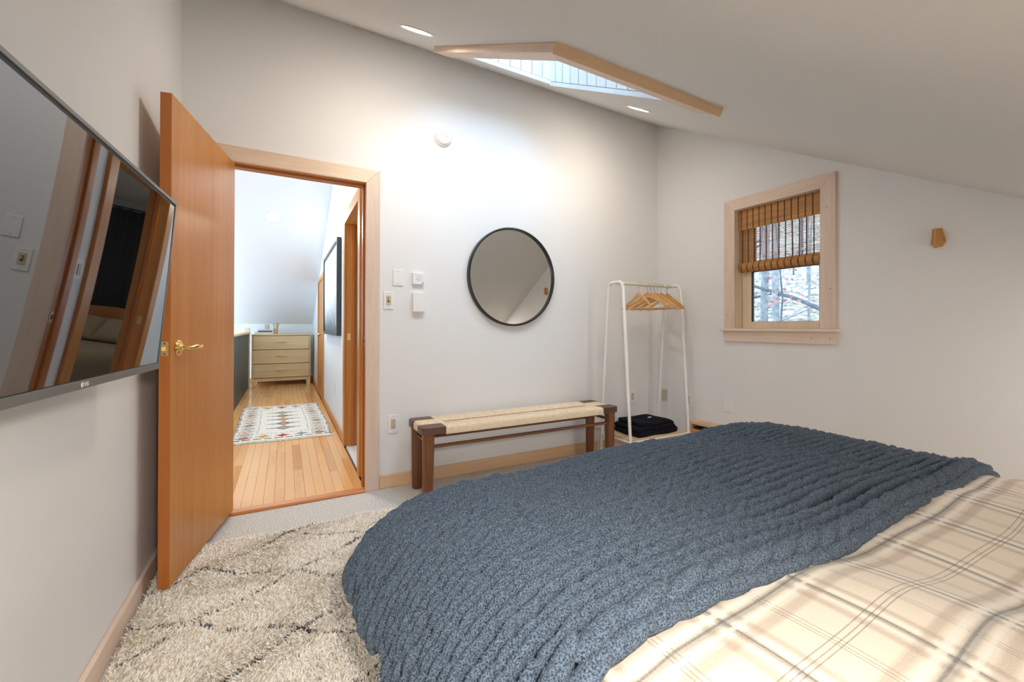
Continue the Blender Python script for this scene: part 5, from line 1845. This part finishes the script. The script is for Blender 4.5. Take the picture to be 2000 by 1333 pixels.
# rows: spaced along the arc from the near edge to the drop at the foot
yfine = np.linspace(-2.385, -1.535, 3000)
zfine = BZ - drop_y(yfine)
sa = np.concatenate([[0], np.cumsum(np.hypot(np.diff(yfine), np.diff(zfine)))])
ROWP = 0.0290
nrow = int((sa[-1] - 0.02) / ROWP)
hems = []
for k in range(nrow):
    y_c = float(np.interp(0.018 + k * ROWP, sa, yfine))
    ph = rng.uniform(0, 6)
    dec = min(1.0, k / 4)

    def yrow(x, y_c=y_c, ph=ph, dec=dec, k=k):
        lim = 1.0 if y_c < -1.56 else 0.25
        return y_c + lim * (0.008 * np.sin(x * 3.2 + 0.5 + k * 0.12) + 0.0035 * np.sin(x * 11 + ph) + 0.010 * np.sin(x * 1.7 + 2.2))

    xt = np.linspace(0.645, 0.95, 600)
    zt_ = bed_z(xt, np.full_like(xt, y_c))
    hem = 0.392 + 0.012 * math.sin(k * 0.9) + rng.uniform(-0.006, 0.006)
    xs_ = float(xt[np.argmin(abs(zt_ - hem))])
    hems.append((xs_, y_c))
    xx, yy = row_path(yrow, xs_, 2.722, 0.043, rng.uniform(0, 1))
    P, nr = surf_frame(xx, yy, 0.005 + 0.0014 * rng.normal(0, 1, len(xx)))
    P2, _ = surf_frame(xx + 2e-3, yrow(xx + 2e-3), 0.004)
    P1_, _ = surf_frame(xx, yy, 0.004)
    T = P2 - P1_
    T /= np.linalg.norm(T, axis=1)[:, None]
    big = 1.0
    wig = np.full(len(xx), 0.07 if k % 2 else -0.07)
    beads(P, T, nr, 0.036 * big, 0.0096 * big, 0.0190 * big, wig, M['chenille'], 'knit_row', th_)

# bound near edge: two thick chains, one over the other
for (oy, lift, hl, w_, pit, wg, zoff) in ((0.002, 0.014, 0.060, 0.0170, 0.084, 0.13, 0), (-0.018, 0.000, 0.056, 0.0165, 0.080, -0.10, 0.4)):
    def yrow(x, oy=oy):
        return -2.385 + oy + 0.008 * np.sin(x * 3.2 + 0.5) + 0.006 * np.sin(x * 8.0) + 0.010 * np.sin(x * 1.7 + 2.2)
    xx, yy = row_path(yrow, hems[0][0], 2.715, pit, zoff)
    P, nr = surf_frame(xx, yy, lift)
    P2, _ = surf_frame(xx + 2e-3, yrow(xx + 2e-3), lift)
    T = P2 - P
    T /= np.linalg.norm(T, axis=1)[:, None]
    beads(P, T, nr, hl, w_, w_, np.full(len(xx), wg), M['chenille'], 'edge_chain', th_)
# hem loops down the left drape
hm = np.array(hems)
yy = np.arange(-2.37, hm[-1, 1], 0.042)
xx = np.interp(yy, hm[:, 1], hm[:, 0]) - 0.004
P = np.stack([xx, yy, bed_z(xx, yy) - 0.004 + 0.006 * np.sin(yy * 31)], 1)
T = np.tile(np.array([[0.05, 1.0, 0.1]]), (len(yy), 1))
T /= np.linalg.norm(T, axis=1)[:, None]
Nn = np.tile(np.array([[-1.0, 0.05, 0.0]]), (len(yy), 1))
beads(P, T, Nn, 0.030, 0.019, 0.016, np.where(np.arange(len(yy)) % 2, 0.5, -0.5), M['chenille'], 'edge_chain', th_)
# short chenille pile standing off the yarn
fb_ = [np.concatenate([np.asarray(q[i]) for q in FUZZ]) for i in range(7)]
nbd = len(fb_[0])
per = 70
idx = np.repeat(np.arange(nbd), per)
Pq, Tq, Bq, Nq = (fb_[i][idx] for i in range(4))
hlq, hwq, hhq = (fb_[i][idx][:, None] for i in (4, 5, 6))
nf = len(idx)
u = rng.uniform(-0.92, 0.92, nf)[:, None]
phi = rng.uniform(-0.9, 0.9, nf)[:, None]
rad = np.sqrt(1 - u * u) ** 0.75
pt = Pq + Tq * hlq * u + (Bq * hwq * np.sin(phi) + Nq * hhq * np.cos(phi)) * rad
on = Bq * np.sin(phi) + Nq * np.cos(phi) + Tq * u * 0.35
on /= np.linalg.norm(on, axis=1)[:, None]
ln_ = rng.uniform(0.0012, 0.0030, nf)[:, None]
tip = pt + (on + rng.normal(0, 0.30, (nf, 3))) * ln_
sd3 = np.cross(on, rng.normal(0, 1, (nf, 3)))
sd3 /= np.linalg.norm(sd3, axis=1)[:, None]
wd3 = rng.uniform(0.0005, 0.0010, nf)[:, None]
root_ = pt - on * 0.001
V = np.stack([root_ - sd3 * wd3, root_ + sd3 * wd3, tip], 1).reshape(-1, 3)
F = np.arange(nf * 3).reshape(-1, 3)
cf = np.array([0.125, 0.165, 0.220])[None, :] * rng.choice([0.5, 0.9, 1.15, 1.4, 1.7], nf)[:, None]
C4 = np.concatenate([np.repeat(cf, 3, 0), np.ones((nf * 3, 1))], 1).astype(np.float32)
link('chenille_pile', np_mesh('chenille_pile', V, F, attr_mat('chenille_fibre', rough=0.95), C4), th_, kind='stuff')
# layer closing gaps between stitches; its dark colour paints the groove shade
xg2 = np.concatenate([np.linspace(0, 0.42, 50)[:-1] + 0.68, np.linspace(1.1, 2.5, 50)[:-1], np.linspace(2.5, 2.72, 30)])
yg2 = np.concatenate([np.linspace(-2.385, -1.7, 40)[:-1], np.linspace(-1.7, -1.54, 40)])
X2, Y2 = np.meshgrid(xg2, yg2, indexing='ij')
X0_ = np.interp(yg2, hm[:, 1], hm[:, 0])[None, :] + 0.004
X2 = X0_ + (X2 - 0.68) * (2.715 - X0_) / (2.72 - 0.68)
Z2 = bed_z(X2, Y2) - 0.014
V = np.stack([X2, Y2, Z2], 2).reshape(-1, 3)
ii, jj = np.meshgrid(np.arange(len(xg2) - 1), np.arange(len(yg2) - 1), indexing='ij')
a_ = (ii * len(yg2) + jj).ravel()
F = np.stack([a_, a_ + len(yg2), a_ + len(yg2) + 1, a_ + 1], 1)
link('groove_shade_layer', np_mesh('groove_shade_layer', V, F, plain('chenille_groove_shade', (0.010, 0.014, 0.022), 0.95), None, True), th_)

# ================================================================== OUTDOORS
hill_v, hill_f = [], []
for i in range(41):
    for j in range(41):
        xx = W + 1.5 + i * 0.75
        yy = -14 + j * 0.75
        zz = -1.2 + 0.42 * (i * 0.75) + 0.25 * math.sin(xx * 0.9 + yy * 0.6) + 0.12 * math.sin(xx * 2.3 - yy * 1.9)
        hill_v.append((xx, yy, zz))
for i in range(40):
    for j in range(40):
        a = i * 41 + j
        hill_f.append((a, a + 41, a + 42, a + 1))
hl_ = build('forest_floor', MB().add(hill_v, hill_f), M['litter'], kind='structure', smooth=True)


def hill_z(x, y):
    return -1.2 + 0.42 * (x - W - 1.5) + 0.25 * math.sin(x * 0.9 + y * 0.6) + 0.12 * math.sin(x * 2.3 - y * 1.9)


rt_ = random.Random(5)
specs = [(W + 6.0, -0.55 + 0.0, 0.10, 'bark'), (W + 6.3, -0.05, 0.11, 'bark')]
camp = Vector((0.5145, -2.8488))
trees = []
for k in range(34):
    dist = rt_.uniform(4.5, 15)
    a = rt_.uniform(0.41, 0.63)          # slope dy/dx of the sight line through the window
    xx = W + dist
    yy = -2.85 + a * (xx - 0.51)
    if min([9] + [math.hypot(xx - q[0], yy - q[1]) for q in trees]) < 0.75:
        continue
    trees.append((xx, yy, rt_.choice([0.015, 0.02, 0.025, 0.03, 0.035, 0.05, 0.07]), rt_.choice(['bark', 'bark_pale', 'bark_pale'])))
trees += [(W + 6.0, -2.85 + 0.640 * (W + 6.0 - .51), 0.085, 'bark'), (W + 6.6, -2.85 + 0.615 * (W + 6.6 - .51), 0.10, 'bark'), (W + 5.2, -2.85 + 0.545 * (W + 5.2 - .51), 0.06, 'bark_pale')]
trees.sort(key=lambda q: -(q[1] + 2.85) / (q[0] - 0.51))
ORD = 'first second third fourth fifth sixth seventh eighth ninth tenth eleventh twelfth thirteenth fourteenth fifteenth sixteenth seventeenth eighteenth nineteenth twentieth twenty-first twenty-second twenty-third twenty-fourth twenty-fifth twenty-sixth twenty-seventh twenty-eighth twenty-ninth thirtieth thirty-first thirty-second thirty-third thirty-fourth thirty-fifth thirty-sixth thirty-seventh thirty-eighth'.split()
for k, (xx, yy, r, mt) in enumerate(trees):
    z0 = hill_z(xx, yy) - 0.1
    slim = r < 0.045
    lab = '%s %s bare tree outside the window, %s from the left' % ('slim' if slim else 'stout', 'dark' if mt == 'bark' else 'pale', ORD[k])
    t = thing('bare_tree', lab, 'tree', (xx, yy, z0), 'bare trees outside the window')
    lx, ly = rt_.uniform(-.2, .2), rt_.uniform(-.25, .25)
    H = rt_.uniform(5, 8)
    build('trunk', MB().tube([(xx, yy, z0), (xx + lx * .3, yy + ly * .3, z0 + H * .35), (xx + lx * .6, yy + ly * .8, z0 + H * .7), (xx + lx, yy + ly, z0 + H)], [r * 1.15, r, r * .7, r * .3], 8), M[mt], t, smooth=True)
    for q in range(2 if r < 0.03 else 5):
        f_ = rt_.uniform(0.12, 0.85)
        a = rt_.uniform(0, 2 * PI)
        L = rt_.uniform(0.3, 0.8)
        bp0 = Vector((xx + lx * f_, yy + ly * f_ * 1.05, z0 + H * f_))
        bp1 = bp0 + Vector((math.cos(a) * L, math.sin(a) * L, L * rt_.uniform(0.1, 0.7)))
        bp2 = bp1 + Vector((math.cos(a + .5) * L * .5, math.sin(a + .5) * L * .5, L * rt_.uniform(-.2, .4)))
        build('branch', MB().tube([bp0, bp1, bp2], [r * .35, r * .2, 0.004], 5), M[mt], t, smooth=True)
# sprig of leftover red leaves
sx_, sy_ = W + 4.2, -2.85 + 0.545 * (W + 4.2 - .51)
sp = thing('red_leaf_sapling', 'thin sapling with a few red leaves outside the window', 'tree', (sx_, sy_, hill_z(sx_, sy_) - 0.05))
z0 = hill_z(sx_, sy_) - 0.05
build('trunk', MB().tube([(sx_, sy_, z0), (sx_ + 0.1, sy_ - 0.05, z0 + 1.5), (sx_ + 0.1, sy_ + 0.1, z0 + 3.2)], [0.02, 0.015, 0.005], 6), M['bark'], sp)
for q in range(22):
    c = Vector((sx_ + rt_.uniform(-.2, .2), sy_ + rt_.uniform(-.35, .25), rt_.uniform(1.45, 2.1)))
    a = rt_.uniform(0, 6)
    u_, w_ = Vector((math.cos(a), math.sin(a), rt_.uniform(-.4, .4))).normalized(), Vector((-math.sin(a) * .4, math.cos(a) * .4, 0.9)).normalized()
    build('leaf', MB().add([c - u_ * .05, c - w_ * .03, c + u_ * .05, c + w_ * .03, c + u_.cross(w_) * .008], [(0, 1, 4), (1, 2, 4), (2, 3, 4), (3, 0, 4)]), M['redleaf'], sp)
# fallen trunk
fl_ = thing('fallen_log', 'thin fallen trunk leaning across the slope outside the window', 'log', (W + 5.4, 2.2, hill_z(W + 5.4, 2.2)))
xa = W + 5.0
build('log', MB().tube([(xa + .6, -2.85 + 0.60 * (xa + .6 - .51), 2.0), (xa, -2.85 + 0.50 * (xa - .51), 1.62), (xa - .3, -2.85 + 0.43 * (xa - .3 - .51), 1.30), (xa - .35, -2.85 + 0.36 * (xa - .35 - .51), hill_z(xa - .35, 0.3))], [0.03, 0.035, 0.04, 0.045], 8), M['bark'], fl_, smooth=True)
